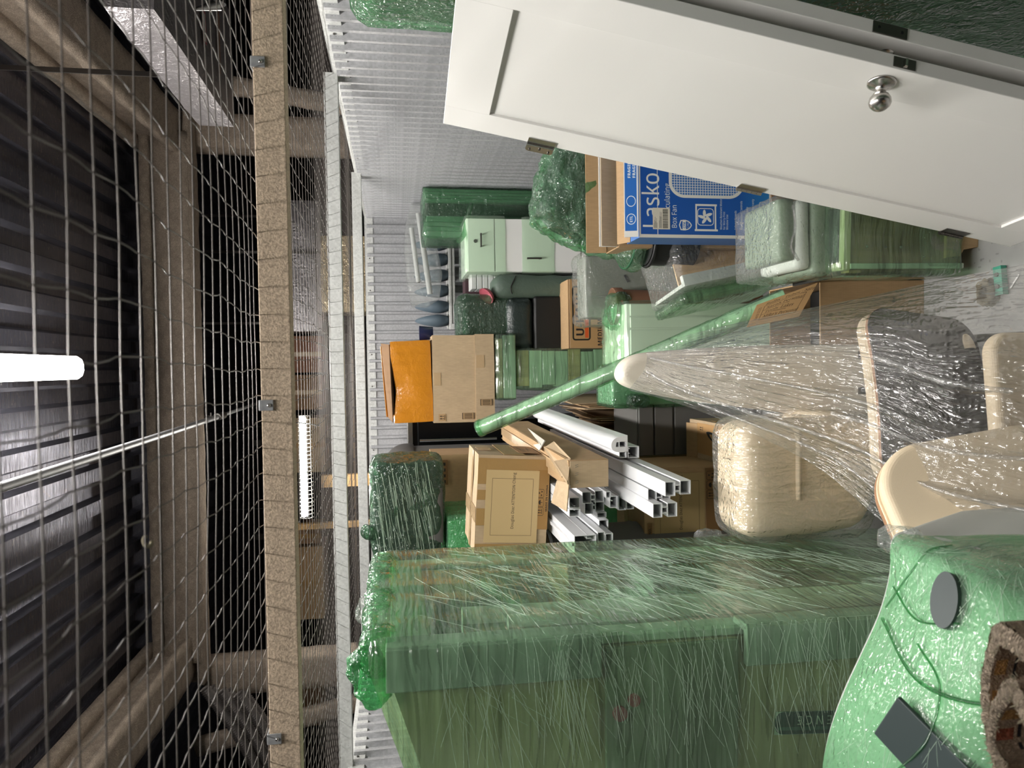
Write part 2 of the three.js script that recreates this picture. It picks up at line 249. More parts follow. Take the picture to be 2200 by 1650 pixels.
// ---------- wire netting laid over the unit ----------
{
  const pos = [], idx = [], nrm = [], px = 0.0588, Z0 = 0.5, x0 = XL + 0.02, x1 = XR + 0.2, nx = Math.round((x1 - x0) / px), nz = Math.round((6.65 - Z0) / px), R = 0.00095;
  const sag = (x, z) => { const k = [1.64, 3.47, 5.2]; let d = 9; for (const q of k) d = Math.min(d, Math.abs(z - q)); return 2.486 - 0.022 * Math.min(1, d / 0.8) + 0.012 * fb(x * 1.3, z * 1.3, 3) * Math.min(1, d * 6); };
  const node = (i, j) => { const x = x0 + i * px, z = Z0 + j * px, a = 0.006 * n3(x * 7, z * 7, 1) + 0.02 * n3(x * 1.1, z * 1.3, 9), b = 0.004 * n3(x * 7, z * 7, 2) + 0.008 * n3(x * 1.2, z * 1.1, 7); return V(x + a, sag(x, z), -(z + b)); };
  const wire = (pts) => {
    const base = pos.length / 3;
    pts.forEach((p, i) => {
      const d = (pts[i + 1] ?? p).clone().sub(pts[i - 1] ?? p).normalize(), s = V(0, 1, 0).cross(d).normalize(), u = d.clone().cross(s);
      for (let k = 0; k < 4; k++) { const a = k * Math.PI / 2, n = s.clone().multiplyScalar(Math.cos(a)).addScaledVector(u, Math.sin(a)); pos.push(p.x + n.x * R, p.y + n.y * R, p.z + n.z * R); nrm.push(n.x, n.y, n.z); }
      if (i) for (let k = 0; k < 4; k++) { const a = base + (i - 1) * 4 + k, b = base + (i - 1) * 4 + (k + 1) % 4; idx.push(a, b, b + 4, a, b + 4, a + 4); }
    });
  };
  for (let j = 0; j <= nz; j++) wire(Array.from({ length: nx + 1 }, (_, i) => node(i, j)));
  for (let i = 0; i <= nx; i++) { const pts = []; for (let j = 0; j <= nz; j++) { const p = node(i, j), q = j < nz ? node(i, j + 1) : null, s = j % 2 ? 1 : -1; pts.push(p.clone().add(V(s * 0.0016, 0.001, 0.008))); if (q) pts.push(p.clone().lerp(q, 0.5).add(V(0, 0, 0))); } wire(pts); }
  const g = new THREE.BufferGeometry(); g.setAttribute('position', new THREE.Float32BufferAttribute(pos, 3)); g.setAttribute('normal', new THREE.Float32BufferAttribute(nrm, 3)); g.setIndex(idx);
  tag(one('wire_netting', 'thin wire netting stretched over the beams as a roof', 'netting', g, M.wire), null, null, null, 'stuff');
  const kp = atY(325, 1163, 2.47);
  one('cable_tie', 'small pale tie curled round a wire of the netting overhead', 'tie', new THREE.TorusGeometry(0.006, 0.0022, 8, 20, 4.6), M.rope, [kp.x, 2.474, kp.z], [1.2, 0.4, 0]);
}

// ---------- the hall's frame above ----------
const rgh = (w, h, d, s, st = 0.06) => cell(w, h, d, st, (a, n) => { a.addScaledVector(n, 0.012 * fb(a.x * 9 + s, a.y * 9, a.z * 9) + 0.006 * n3(a.x * 34, a.y * 34 + s, a.z * 34)); }, 0, 0.014);
function girder(label, len, along) {
  const t = thing('roof_beam', label, 'beam'), L = (w, h, y, s) => (along ? rgh(w, h, len, s, 0.08) : rgh(len, h, w, s, 0.08)).translate(0, y, 0);
  part(t, 'bottom_flange', L(along ? 0.46 : 0.29, 0.075, 0.037, 1), M.fire); part(t, 'web', L(0.09, 0.34, 0.24, 2), M.fire); part(t, 'top_flange', L(0.29, 0.1, 0.46, 3), M.fire); return t;
}
{
  let t = girder('cross beam in rough tan fireproofing between the two columns', 6.1, false); t.position.set(-0.3, 4.27, -8.05);
  part(t, 'side_plate', rgh(5.6, 0.36, 0.07, 5, 0.09).translate(0, 0.2, 0.13), M.fire);
  t = girder('long tan fireproofed roof beam on the right, beside the foil duct', 11, true); t.position.set(2.5, 4.38, -2.6);
  t = girder('long tan fireproofed roof beam on the left of the netting', 11, true); t.position.set(-3.05, 4.38, -2.6);
  for (const [x, lab, bx0, bx1, bl] of [[2.6, 'tan fireproofed column under the right end of the cross beam', 2.74, 3.1, 'tan brace slanting down from the right column'], [-3.4, 'tan fireproofed column under the left end of the cross beam', -3.55, -4.05, 'tan brace slanting down from the left column']]) {
    const c = thing('column', lab, 'column', [x, 0, -8.3]); part(c, 'shaft', rgh(0.36, 4.35, 0.34, x, 0.09).translate(0, 2.17, 0), M.fire); part(c, 'base_plate', rb(0.5, 0.03, 0.5), M.steelDark, [0, 0.015, 0]);
    const len = Math.hypot(bx1 - bx0, 2.6), g = rgh(0.17, len, 0.15, x + 4, 0.06);
    one('brace', bl, 'brace', g, M.fire, [(bx0 + bx1) / 2, 3.1, -8.0], [0, 0, Math.atan2(bx0 - bx1, 2.6)]);
  }
  // conduit hung under the cross beam
  const y = 4.13, A = atY(0, 1065, y), B = atY(470, 895, y), C = atY(548, 868, y); A.z += 3.2; 
  const cd = thing('conduit', 'galvanised conduit pipe running under the cross beam', 'pipe', [A.x, y, A.z]);
  const r = (p) => V(p.x - A.x, 0, p.z - A.z);
  part(cd, 'pipe', stick(r(A), r(B), 0.027), M.galv); part(cd, 'tail_pipe', stick(r(B), r(C), 0.02), M.galvDark); part(cd, 'coupling', stick(r(B).add(V(0, 0, 0.08)), r(B).add(V(0, 0, -0.22)), 0.04), M.steelDark);
  part(cd, 'hanger', merge([stick(r(B), r(B).add(V(0.02, 0.25, 0)), 0.006, 8), bx(0.09, 0.012, 0.02, r(B).x, 0.08, r(B).z)]), M.steelDark);
  part(cd, 'hanger', merge([stick(r(A).lerp(r(B), 0.4), r(A).lerp(r(B), 0.4).add(V(0.02, 0.75, 0)), 0.006, 8)]), M.steelDark);
}
// ---------- lamps ----------
LAMPS.forEach(([x, y, z, hl, cross, k, W], i) => {
  const t = thing('ceiling_lamp', ['glowing white strip lamp with a rounded end overhead', 'small bright lamp over the aisle outside the unit'][i], 'lamp', [x, y, z], cross ? Math.PI / 2 : 0);
  const cap = (w, h, l) => new THREE.CapsuleGeometry(w, l, 3, 10).rotateX(Math.PI / 2).scale(1, h, 1);
  part(t, 'housing', cap(W * 1.02, 0.5, hl * 2).translate(0, 0.055, 0), M.white); part(t, 'diffuser', cap(W, 0.42, hl * 2), glow(lin(1, 0.97, 0.92), cross ? 0.4 : 8));
  part(t, 'bracket', bx(0.03, 4.95 - y, 0.03, 0, (4.95 - y) / 2 + 0.02, hl * 0.6), M.steelDark); part(t, 'bracket', bx(0.03, 4.95 - y, 0.03, 0, (4.95 - y) / 2 + 0.02, -hl * 0.6), M.steelDark);
  const L = new THREE.RectAreaLight(lin(1, 0.965, 0.92), k, cross ? hl * 2 : W * 2, cross ? W * 2 : hl * 2); L.position.set(x, y - (cross ? 0.03 : 0.05), cross ? z - 0.03 : z);
  L.lookAt(cross ? V(0, 1.6, -2) : V(x, 0, z)); scene.add(L);
});
{ // caged tube far behind
  const a = at(652, 893, 9), b = at(652, 1112, 9), len = a.x - b.x, t = thing('tube_light', 'bright fluorescent tube in a white wire cage beyond the back wall', 'lamp', [(a.x + b.x) / 2, a.y, -9]);
  part(t, 'tube', new THREE.CapsuleGeometry(0.022, len - 0.05, 2, 6).rotateZ(Math.PI / 2).translate(0, 0.02, 0), glow(lin(1, 0.96, 0.88), 14)); part(t, 'reflector', rb(len, 0.09, 0.02, 0.004), M.white, [0, 0.02, -0.05]);
  const w = []; for (let i = 0; i <= 28; i++) w.push(new THREE.TorusGeometry(0.06, 0.0028, 5, 12, Math.PI).rotateZ(-Math.PI / 2).rotateY(-Math.PI / 2).rotateX(-1.57).rotateY(0).translate(0, 0, 0)); 
  const cage = []; for (let i = 0; i <= 26; i++) { const x = -len / 2 + len * i / 26; cage.push(tubeOf([V(x, 0.07, -0.03), V(x, 0.05, 0.04), V(x, -0.03, 0.06), V(x, -0.08, 0.02), V(x, -0.09, -0.03)], 0.0032, 10, 5)); }
  for (const [y, z] of [[0.05, 0.04], [-0.03, 0.06], [-0.08, 0.02]]) cage.push(stick(V(-len / 2, y, z), V(len / 2, y, z), 0.0032, 5));
  part(t, 'wire_cage', merge(cage), M.white); for (const s of [-1, 1]) part(t, 'hanging_wire', stick(V(s * len * 0.4, 0.03, -0.05), V(s * len * 0.4, 4.95 - a.y, -0.05), 0.003, 6), M.black); part(t, 'cord', tubeOf([V(len / 2 - 0.12, 0.35, 0), V(len / 2 - 0.08, 0.1, 0.04), V(len / 2 - 0.13, -0.2, 0)], 0.008, 16, 6), M.black);
  const L = new THREE.RectAreaLight(lin(1, 0.95, 0.86), 90, len, 0.05); L.position.set((a.x + b.x) / 2, a.y - 0.01, -8.9); L.lookAt(V((a.x + b.x) / 2, a.y - 3, -7)); scene.add(L);
}
// ---------- ducts, racks and bundles seen through the netting ----------
{
  const duct = (name, label, c, w, h, d, m) => { const t = thing(name, label, 'duct', c); part(t, 'jacket', cell(w, h, d, 0.12, crush(0.012, 3, c[0]), 0.5, 0.02), m); return t; };
  let t = duct('foil_duct', 'silver foil duct with a red and white sticker, up on the right', [2.145, 3.42, -4.55], 0.8, 0.24, 1.7, M.foil); part(t, 'hanging_strap', bx(0.03, 1.5, 0.01, 0.3, 0.8, -0.2), M.steelDark); part(t, 'hanging_strap', bx(0.03, 1.5, 0.01, -0.3, 0.8, -0.2), M.steelDark);
  const tx = ctex(256, 128, (g, w, h) => { g.fillStyle = '#d8d4d0'; g.fillRect(0, 0, w, h); g.strokeStyle = '#9a2530'; g.lineWidth = 16; g.strokeRect(8, 8, w - 16, h - 16); });
  const sp = atY(438, 58, 3.29), tp = atY(470, 76, 3.29); part(t, 'sticker', printed(0.19, 0.075, tx), printMat(tx), [sp.x - 2.145, 3.287 - 3.42, sp.z + 4.55], [Math.PI / 2, 0, 0.1]);
  part(t, 'printed_tape', rb(0.5, 0.003, 0.03, 0.001), M.rust, [tp.x - 2.145, 3.288 - 3.42, tp.z + 4.55]);
  const np = at(470, 18, 3.5); t = thing('spray_pipe', 'dark pipe with a steel nozzle beside the foil duct', 'pipe', np.toArray()); part(t, 'pipe', stick(V(0.02, 0, 0), V(1.2, 0.05, 0.0), 0.032), M.black); part(t, 'nozzle', stick(V(0.02, 0, 0), V(-0.02, 0.1, 0.02), 0.03, 16, 0.006), M.steel); part(t, 'hanger', stick(V(1.0, 0, 0), V(1.0, 4.95 - np.y, 0), 0.002, 6), M.black);
  let q = rect(612, 430, 690, 712, 9.6); t = duct('foil_duct', 'grey foil duct with taped seams hanging beyond the back wall', [q.cx, q.cy, -10], q.w, q.h, 0.8, M.foil);
  part(t, 'seam_tape', rb(q.w * 0.98, 0.06, 0.82, 0.005), M.foil, [0, -q.h * 0.3, 0.01]); part(t, 'hanging_strap', bx(0.03, 1.4, 0.01, q.w * 0.42, q.h / 2 + 0.6, 0), M.steelDark); part(t, 'hanging_strap', bx(0.03, 1.4, 0.01, -q.w * 0.42, q.h / 2 + 0.6, 0), M.steelDark);
  q = rect(688, 505, 800, 670, 9.2); t = duct('foil_duct', 'crinkled gold foil duct low behind the back beam', [q.cx, q.cy, -9.6], q.w, q.h, 0.7, M.foilGold); part(t, 'hanging_strap', bx(0.03, 1.6, 0.01, q.w * 0.3, q.h / 2 + 0.7, 0.2), M.steelDark);
  // racking with cartons beyond the back wall
  const rack = thing('storage_rack', 'tall dark rack with timber decks beyond the back wall', 'rack', [-1.6, 0, -10.4]);
  for (const x of [-2.4, -0.65, 0.62, 2.35]) for (const z of [-0.45, 0.45]) part(rack, 'upright', bx(0.07, 4.1, 0.07, x, 2.05, z), M.dark);
  for (const [y, x, w] of [[2.72, 0, 4.9], [3.62, 0, 4.9]]) part(rack, 'shelf_beam', bx(w, 0.09, 0.05, x, y, 0.5), M.dark);
  for (let i = 0; i < 7; i++) part(rack, 'deck_board', rb(0.66, 0.03, 0.95, 0.003), M.plank, [-2.1 + i * 0.7, 2.78, 0]);
  const crate = (label, px0, py0, px1, py1, m, Z = 9.85) => { const q = rect(px0, py0, px1, py1, Z), b = Math.max(2.8, q.b), t = thing('carton', label, 'box', [q.cx, b, -Z - 0.3]); part(t, 'body', carton(q.w, q.t - b, 0.6, px0, 0.006).translate(0, (q.t - b) / 2, 0), m); part(t, 'tape_strip', rb(0.06, q.t - b, 0.002, 0.001), M.tapeBrown, [0, (q.t - b) / 2, 0.304]); };
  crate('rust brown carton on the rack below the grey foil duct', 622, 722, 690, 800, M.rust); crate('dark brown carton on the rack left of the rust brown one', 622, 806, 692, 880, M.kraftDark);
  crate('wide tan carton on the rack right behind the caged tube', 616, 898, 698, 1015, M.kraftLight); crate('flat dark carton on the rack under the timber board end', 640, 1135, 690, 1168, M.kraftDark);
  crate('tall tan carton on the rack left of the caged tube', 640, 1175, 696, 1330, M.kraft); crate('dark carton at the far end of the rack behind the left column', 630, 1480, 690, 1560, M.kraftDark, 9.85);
  const pk = (label, px, py, px2, py2) => { const q = rect(px, py, px2, py2, 9.3); const t = one('timber_board', label, 'board', rb(q.w, q.t, 0.1, 0.004), M.plank, [q.cx, q.t / 2, -9.35]); };
  pk('upright pale timber board near the end of the caged tube', 690, 1020, 772, 1046); pk('narrow timber board left of the caged tube', 632, 1124, 772, 1136);
  // bundle of ribbed hoses at the far left
  for (let i = 0; i < 6; i++) {
    const row = i % 3, col = i < 3 ? 0 : 1, Zh = 7.2 + col * 0.25, A = at(440 + row * 36 + col * 12, 1478 + row * 6, Zh), B = at(520 + row * 36 + col * 12, 1600 + row * 6, Zh), e = B.clone().sub(A), pts = [0, 0.8, 1.7, 2.6].map((k, j) => e.clone().multiplyScalar(k).add(V(0, [0, -0.02, 0.03, 0.1][j], 0)));
    let g = tubeOf(pts, 0.05, 160, 10); const p = g.attributes.position, c = new THREE.CatmullRomCurve3(pts);
    for (let k = 0; k < p.count; k++) { const s = Math.floor(k / 11) % 2 ? 0.82 : 1.08, u = Math.floor(k / 11) / 160, o = c.getPointAt(u); p.setXYZ(k, o.x + (p.getX(k) - o.x) * s, o.y + (p.getY(k) - o.y) * s, o.z + (p.getZ(k) - o.z) * s); }
    g.computeVertexNormals(); const o = one('ribbed_hose', (row === 0 ? 'top' : row === 1 ? 'middle' : 'bottom') + ' dark ribbed hose in the ' + (col ? 'outer' : 'inner') + ' row slung past the left column', 'hose', uvBox(g), M.rib, A.toArray(), [0, 0, 0], 'ribbed hoses past the left column');
  }
}

// ---------- two white doors leaning to the right ----------
{
  const O = V(0.399, 0, -2.239), up = V(0.1887, 0.9811, -0.0394).normalize(), wd = V(0.135, 0.014, 0.991); wd.addScaledVector(up, -wd.dot(up)).normalize();
  const nn = V(0, 0, 0).crossVectors(up, wd).normalize(); if (nn.x > 0) nn.negate();   // towards the room
  const H = 2.056, W = 0.752, TH = 0.036;
  const basis = () => new THREE.Matrix4().makeBasis(wd, up, V(0, 0, 0).crossVectors(wd, up));   // local x across, y up, z = wd x up
  const zs = Math.sign(V(0, 0, 0).crossVectors(wd, up).dot(nn));                                  // +1 when local z looks to the room
  function leaf(label, off) {
    const t = thing('door_leaf', label, 'door'); t.quaternion.setFromRotationMatrix(basis()); t.position.copy(O).addScaledVector(nn, off);
    const z = (d) => -zs * (TH / 2 - d * 0) , B = (w, h, d, x, y, zz, r = 0.002) => rb(w, h, d, r).translate(x, y, zs * zz);
    part(t, 'core', B(W - 0.22, H - 0.26, 0.018, W / 2, H / 2, -TH / 2), M.door);
    const st = 0.118;
    part(t, 'stile', B(st, H, TH, st / 2, H / 2, -TH / 2), M.door); part(t, 'stile', B(st, H, TH, W - st / 2, H / 2, -TH / 2), M.door);
    part(t, 'rail', B(W - 2 * st + 0.002, 0.14, TH, W / 2, H - 0.07, -TH / 2), M.door); part(t, 'rail', B(W - 2 * st + 0.002, 0.145, TH, W / 2, 0.0725, -TH / 2), M.door);
    return t;
  }
  const hinge = (t, y, m, open, name = 'hinge') => {     // two leaves and a knuckle on the hinge edge; open: how far the free leaf stands off
    const h = part(t, name, rb(0.036, 0.092, 0.0025, 0.001).translate(0.018, y, zs * 0.002), m);
    const leafG = new THREE.ExtrudeGeometry((() => { const s = new THREE.Shape(), w = 0.042, k = 0.046, r = 0.012; s.moveTo(0, -k); s.lineTo(w - r, -k); s.absarc(w - r, -k + r, r, -Math.PI / 2, 0); s.lineTo(w, k - r); s.absarc(w - r, k - r, r, 0, Math.PI / 2); s.lineTo(0, k); return s; })(), { depth: 0.0026, bevelEnabled: false });
    const f = part(h, 'leaf_plate', leafG, m, [-0.002, y, zs * 0.004], [0, Math.PI + open, 0]);
    for (let i = 0; i < 5; i++) part(h, 'knuckle', new THREE.CylinderGeometry(0.0062, 0.0062, 0.0172, 14), m, [-0.002, y - 0.0368 + i * 0.0184, zs * 0.004]);
    for (const s of [[0.03, -0.032], [0.018, 0], [0.03, 0.032]]) part(h, 'screw', new THREE.CylinderGeometry(0.004, 0.004, 0.003, 10).rotateX(Math.PI / 2), M.steelDark, [-0.002 - s[0] * Math.cos(open), y + s[1], zs * 0.004 + s[0] * Math.sin(open) + zs * 0.002]);
  };
  const knobG = () => new THREE.LatheGeometry([[0, 0], [0.033, 0], [0.033, 0.004], [0.028, 0.0075], [0.0145, 0.013], [0.0115, 0.021], [0.0115, 0.028], [0.019, 0.034], [0.0245, 0.043], [0.026, 0.053], [0.0235, 0.061], [0.016, 0.069], [0.007, 0.0735], [0, 0.0748]].map((p) => new THREE.Vector2(...p)), 48);
  const knob = (t, x, y, side) => part(t, 'knob', knobG(), M.nickel, [x, y, side > 0 ? 0 : -zs * TH], [side * zs * Math.PI / 2, 0, 0]);
  const d1 = leaf('white panelled door with a silver ball knob, leaning nearest the camera', 0);
  knob(d1, W - 0.06, 1.0, 1); knob(d1, W - 0.06, 1.0, -1);
  part(d1, 'latch_plate', rb(0.003, 0.058, 0.026, 0.001), M.steelDark, [W + 0.0005, 0.985, -zs * TH / 2]); 
  const lp = part(d1, 'latch_bolt', prism([[0, 0], [0.011, 0.006], [0.011, 0.012], [0, 0.012]], 0.018), M.steel, [W + 0.001, 0.978, -zs * TH / 2 - 0.006]);
  hinge(d1, H - 0.325, M.nickel, 0.1); hinge(d1, 1.0, M.nickel, -2.6); hinge(d1, 0.235, M.steelDark, -2.3);
  const d2 = leaf('second white door leaning behind the first, its dark hinge plate showing', -0.075);
  knob(d2, 0.06, 1.02, 1);
  part(d2, 'hinge_plate', rb(0.003, 0.09, 0.03, 0.001), M.steelDark, [W + 0.001, 1.03, -zs * TH / 2]); part(d2, 'hinge_plate', rb(0.003, 0.09, 0.03, 0.001), M.steelDark, [W + 0.001, 0.3, -zs * TH / 2]);
  for (const y of [1.0, 1.06]) part(d2, 'screw', new THREE.CylinderGeometry(0.004, 0.004, 0.004, 10).rotateZ(Math.PI / 2), M.black, [W + 0.002, y, -zs * TH / 2]);
  // tall wrapped mattress against the right wall, with boards at its foot
  const m = thing('wrapped_mattress', 'tall mattress bound in green stretch film between the right wall and the doors', 'mattress', [1.19, 0, -1.52]);
  part(m, 'mattress', cell(0.33, 2.26, 1.36, 0.06, rough(0.012, 4, 2), 0, 0.06).translate(0, 1.13, 0), M.olive); part(m, 'stretch_film', wrap(0.36, 2.3, 1.4, 4, 0.006, 0.07, 0.05).translate(0, 1.145, 0), M.filmGreen);
  const bd = thing('panel_bundle', 'two dark wrapped panels standing at the foot of the tall mattress', 'panel', [1.08, 0, -0.72]);
  part(bd, 'panel', rb(0.04, 1.0, 0.25, 0.01).translate(0, 0.5, 0), M.olive); part(bd, 'panel', rb(0.04, 0.96, 0.25, 0.01).translate(0.05, 0.48, 0), M.olive);
}

// ---------- big green cabinet on the left ----------
{
  const X1 = -0.72, Zf = 1.73, D = 0.84, Wd = 0.62, H = 2.235, t = thing('wrapped_cabinet', 'big mirror-sided cabinet bound in green stretch film, teal label on its front', 'cabinet', [X1 - Wd / 2, 0, -Zf - D / 2], [0, 0, -0.012]);
  const x = (v) => v - (X1 - Wd / 2), z = (Z) => -Z + Zf + D / 2, fx = Wd / 2, fz = D / 2;
  const slope = (a) => { if (a.y > 0.3) a.y -= 0.33 * Math.max(0, Wd / 2 - 0.03 - a.x) * clamp((a.y - 0.3) * 1.25); };
  part(t, 'carcass', cell(Wd - 0.02, H - 0.02, D - 0.02, 0.08, slope, 0.6).translate(-0.01, H / 2, 0), M.carcass);
  part(t, 'mirror_door', rb(0.006, H - 0.22, D - 0.17, 0.002).translate(fx - 0.012, H / 2 + 0.005, 0.0), M.mirror);
  const fr = (h, d, y, zz) => rb(0.02, h, d, 0.003).translate(fx - 0.006, y, zz);
  part(t, 'door_frame', merge([fr(H - 0.04, 0.075, H / 2, fz - 0.05), fr(H - 0.04, 0.06, H / 2, -fz + 0.04), fr(0.1, D - 0.1, H - 0.07, 0), fr(0.12, D - 0.1, 0.08, 0)]), M.paleGreen);
  // roll strapped upright before the mirror
  const rollz = fz - 0.215; part(t, 'paper_roll', merge([stick(V(fx + 0.003, 0.28, rollz), V(fx + 0.003, 2.02, rollz), 0.027, 24), stick(V(fx, 0.28, rollz + 0.05), V(fx, 1.9, rollz + 0.05), 0.02, 20)]), M.white, null, null, 'pale roll strapped upright before the mirror');
  // edge guards: folded sheets over the near corner
  const guard = (y0, y1) => part(t, 'edge_guard', merge([rb(0.105, y1 - y0, 0.022, 0.004).translate(fx - 0.035, (y0 + y1) / 2, fz + 0.012), rb(0.022, y1 - y0, 0.075, 0.004).translate(fx + 0.01, (y0 + y1) / 2, fz - 0.02)]), M.greyPale, null, null, 'white foam guard over the corner');
  guard(1.69, 2.225); guard(0.55, 1.30);
  const tx = ctex(512, 160, (g, w, h) => {
    g.fillStyle = '#cfd6cd'; g.fillRect(0, 0, w, h); g.fillStyle = '#0a3f40'; g.beginPath(); g.roundRect(2, 2, w + 60, h - 4, 62); g.fill();
    g.fillStyle = '#2d5f56'; g.fillRect(12, h - 52, w, 24); g.strokeStyle = '#0a3f40'; g.fillStyle = '#a9c0b2'; g.font = '88px sans-serif'; g.save(); g.translate(w - 30, 36); g.rotate(Math.PI); g.textAlign = 'left'; g.textBaseline = 'bottom'; const s = 'IENCE'; let xx = -w * 0 - 10; g.restore();
    g.save(); g.translate(60, 20); g.scale(1, 1); g.rotate(0); g.textBaseline = 'top'; g.textAlign = 'left'; g.translate(430, 92); g.rotate(Math.PI); g.font = '84px sans-serif'; g.fillText('I E N C E', 10, 0); g.restore();
  });
  const q = [at(1655, 1555, Zf - 0.02), at(1835, 1545, Zf - 0.02), at(1840, 1600, Zf - 0.02), at(1658, 1607, Zf - 0.02)];
  const lab = part(t, 'label_plate', printed(0.2, 0.062, tx), printMat(tx), [q[0].x - 0.03 - t.position.x, (q[0].y + q[1].y) / 2, fz + 0.003], [0, 0, -Math.PI / 2 - 0.06]);
  part(t, 'front_fittings', merge([[1358, 1516, 0.016], [1328, 1545, 0.019]].map(([px, py, r]) => { const p = at(px, py, Zf); return stick(V(x(p.x), p.y, fz + 0.004), V(x(p.x), p.y, fz + 0.016), r, 20); })), M.pink, null, null, 'two dull red discs on the front');
  part(t, 'front_board', rb(0.34, 0.36, 0.012, 0.004).translate(fx - 0.19, 1.495, fz + 0.001), std(lin(0.3, 0.31, 0.25), 0.6));
  // film
  const fl = cell(Wd + 0.07, H + 0.03, D + 0.075, 0.03, (a, n) => { a.addScaledVector(n, 0.004 * fb(a.x * 14, a.y * 3, a.z * 14) + 0.003 * (1 - 2 * Math.abs(n3(a.x * 22, a.y * 5, a.z * 22)))); slope(a); }, 0, 0.022).translate(0.0, H / 2 + 0.015, 0);
  part(t, 'stretch_film', fl, M.filmStretch);
  strands(t, 320, () => { const y0 = rr(0.75, 2.1), dy = rr(-0.05, 0.09), a = rr(-0.1, 0.2), L = rr(0.06, 0.28), z = fz + 0.041; return [0, 0.5, 1].map((k) => V(clamp(fx + 0.03 - a - L * k, -0.3, fx + 0.034), y0 - dy * k - 0.01 * k * k, z)); }, 0.0004);
  strands(t, 320, () => { const y0 = rr(0.4, 2.15), dy = rr(-0.02, 0.22), a = rr(-fz, fz - 0.15), L = rr(0.08, 0.3); return [0, 0.5, 1].map((k) => V(fx + 0.0375, y0 - dy * k, clamp(a + L * k, -fz, fz + 0.03))); }, 0.0004);
  const bun = cell(0.1, 0.07, D * 0.96, 0.016, crush(0.02, 14, 3), 0, 0.03); part(t, 'bunched_film', bun, M.filmGreen, [fx - 0.015, H + 0.008, 0]);
  part(t, 'bunched_film', cell(0.12, 0.06, 0.09, 0.012, crush(0.018, 22, 8), 0, 0.025), M.filmBright, [fx - 0.06, H + 0.03, fz - 0.02], [0, 0, 0.3]);
  part(t, 'loose_film', cell(0.05, 0.06, 0.05, 0.01, crush(0.02, 26, 5), 0, 0.02), M.filmClear, [fx - 0.02, H + 0.04, 0.03]);
  part(t, 'film_ridge', cell(0.03, 0.62, 0.03, 0.012, crush(0.01, 30, 6), 0, 0.012), M.filmClear, [fx + 0.02, 0.72, -fz - 0.01]);
  part(t, 'film_ridge', cell(0.04, 0.09, 0.05, 0.01, crush(0.015, 30, 9), 0, 0.015), M.filmClear, [fx + 0.03, 1.0, -fz - 0.02]);
}

// ---------- rolled rug at the camera's feet ----------
{
  const c = at(2262, 1560, 0.8), top = at(2140, 1500, 0.8).y, P = [], turns = 2.3, N = 260;
  const tx = ctex(512, 1024, (g, w, h) => {
    g.fillStyle = '#b39d84'; g.fillRect(0, 0, w, h); const pal = ['#b83f77', '#b83f77', '#c79a5c', '#a85a3c', '#a48d76', '#8d7a66'];
    seed = 99; for (let y = 0; y < h; y += 84) for (let x = 0; x < w; x += 92) { g.fillStyle = pal[Math.floor(rr(0, 6))]; if (rnd() < 0.62) g.fillRect(x + rr(0, 12), y + rr(0, 12), rr(40, 80), rr(34, 70)); if (rnd() < 0.5) { g.fillStyle = '#15121a'; g.fillRect(x, y + 74, rr(50, 90), 13); } }
    for (let i = 0; i < 26000; i++) { g.fillStyle = `rgba(${rr(60, 210) | 0},${rr(50, 180) | 0},${rr(50, 160) | 0},0.16)`; g.fillRect(rr(0, w), rr(0, h), 2, 4); }
  });
  tx.wrapS = tx.wrapT = THREE.RepeatWrapping;
  const rad = (s) => 0.022 + 0.07 * s + 0.005 * Math.sin(s * 40), ang = (s) => s * turns * 2 * Math.PI + 2.2, th = 0.015;
  const y = (s) => top - 0.02 + 0.035 * fb(s * 9, 3, 1) - 0.02 * s;
  const pt = (s, v, o) => { const r = rad(s) + o, a = ang(s); return V(Math.cos(a) * r * 2.0, v * y(s), Math.sin(a) * r); };
  const cross = (k) => [1, -1].includes(k);
  const gOut = grid(N, 14, (s, v) => pt(s, v, th / 2 + 0.0025 * n3(s * 300, v * 200, 1)), [7, 3]), gIn = grid(N, 14, (s, v) => pt(1 - s, v, -th / 2), [7, 3]), gTop = grid(N, 4, (s, k) => { const p = pt(s, 1, (0.5 - k) * th); p.y += 0.004 * Math.sin(k * Math.PI) + 0.004 * n3(s * 400, k * 9, 2); return p; }, [7, 0.03]);
  const t = thing('rolled_rug', 'rolled shaggy rug with pink, tan and black patches standing on end', 'rug', [c.x - 0.02, 0, c.z + 0.0]);
  part(t, 'pile_edge', gTop, M.pile); part(t, 'rug', merge([gOut, gIn]), new THREE.MeshStandardMaterial({ map: tx, roughness: 0.95, side: THREE.DoubleSide, bumpMap: T.speck, bumpScale: 0.008 }));
  const fr = []; for (let i = 0; i < 900; i++) { const s = rnd(), p = pt(s, 1, rr(-1, 1) * th / 2), q = p.clone().add(V(rr(-0.008, 0.008), rr(0.001, 0.006), rr(-0.008, 0.008))); fr.push(stick(p, q, 0.0007, 3, 0.0004)); }
  const fm = part(t, 'pile_fringe', merge(fr), M.rope); fm.userData.kind = 'stuff';
}

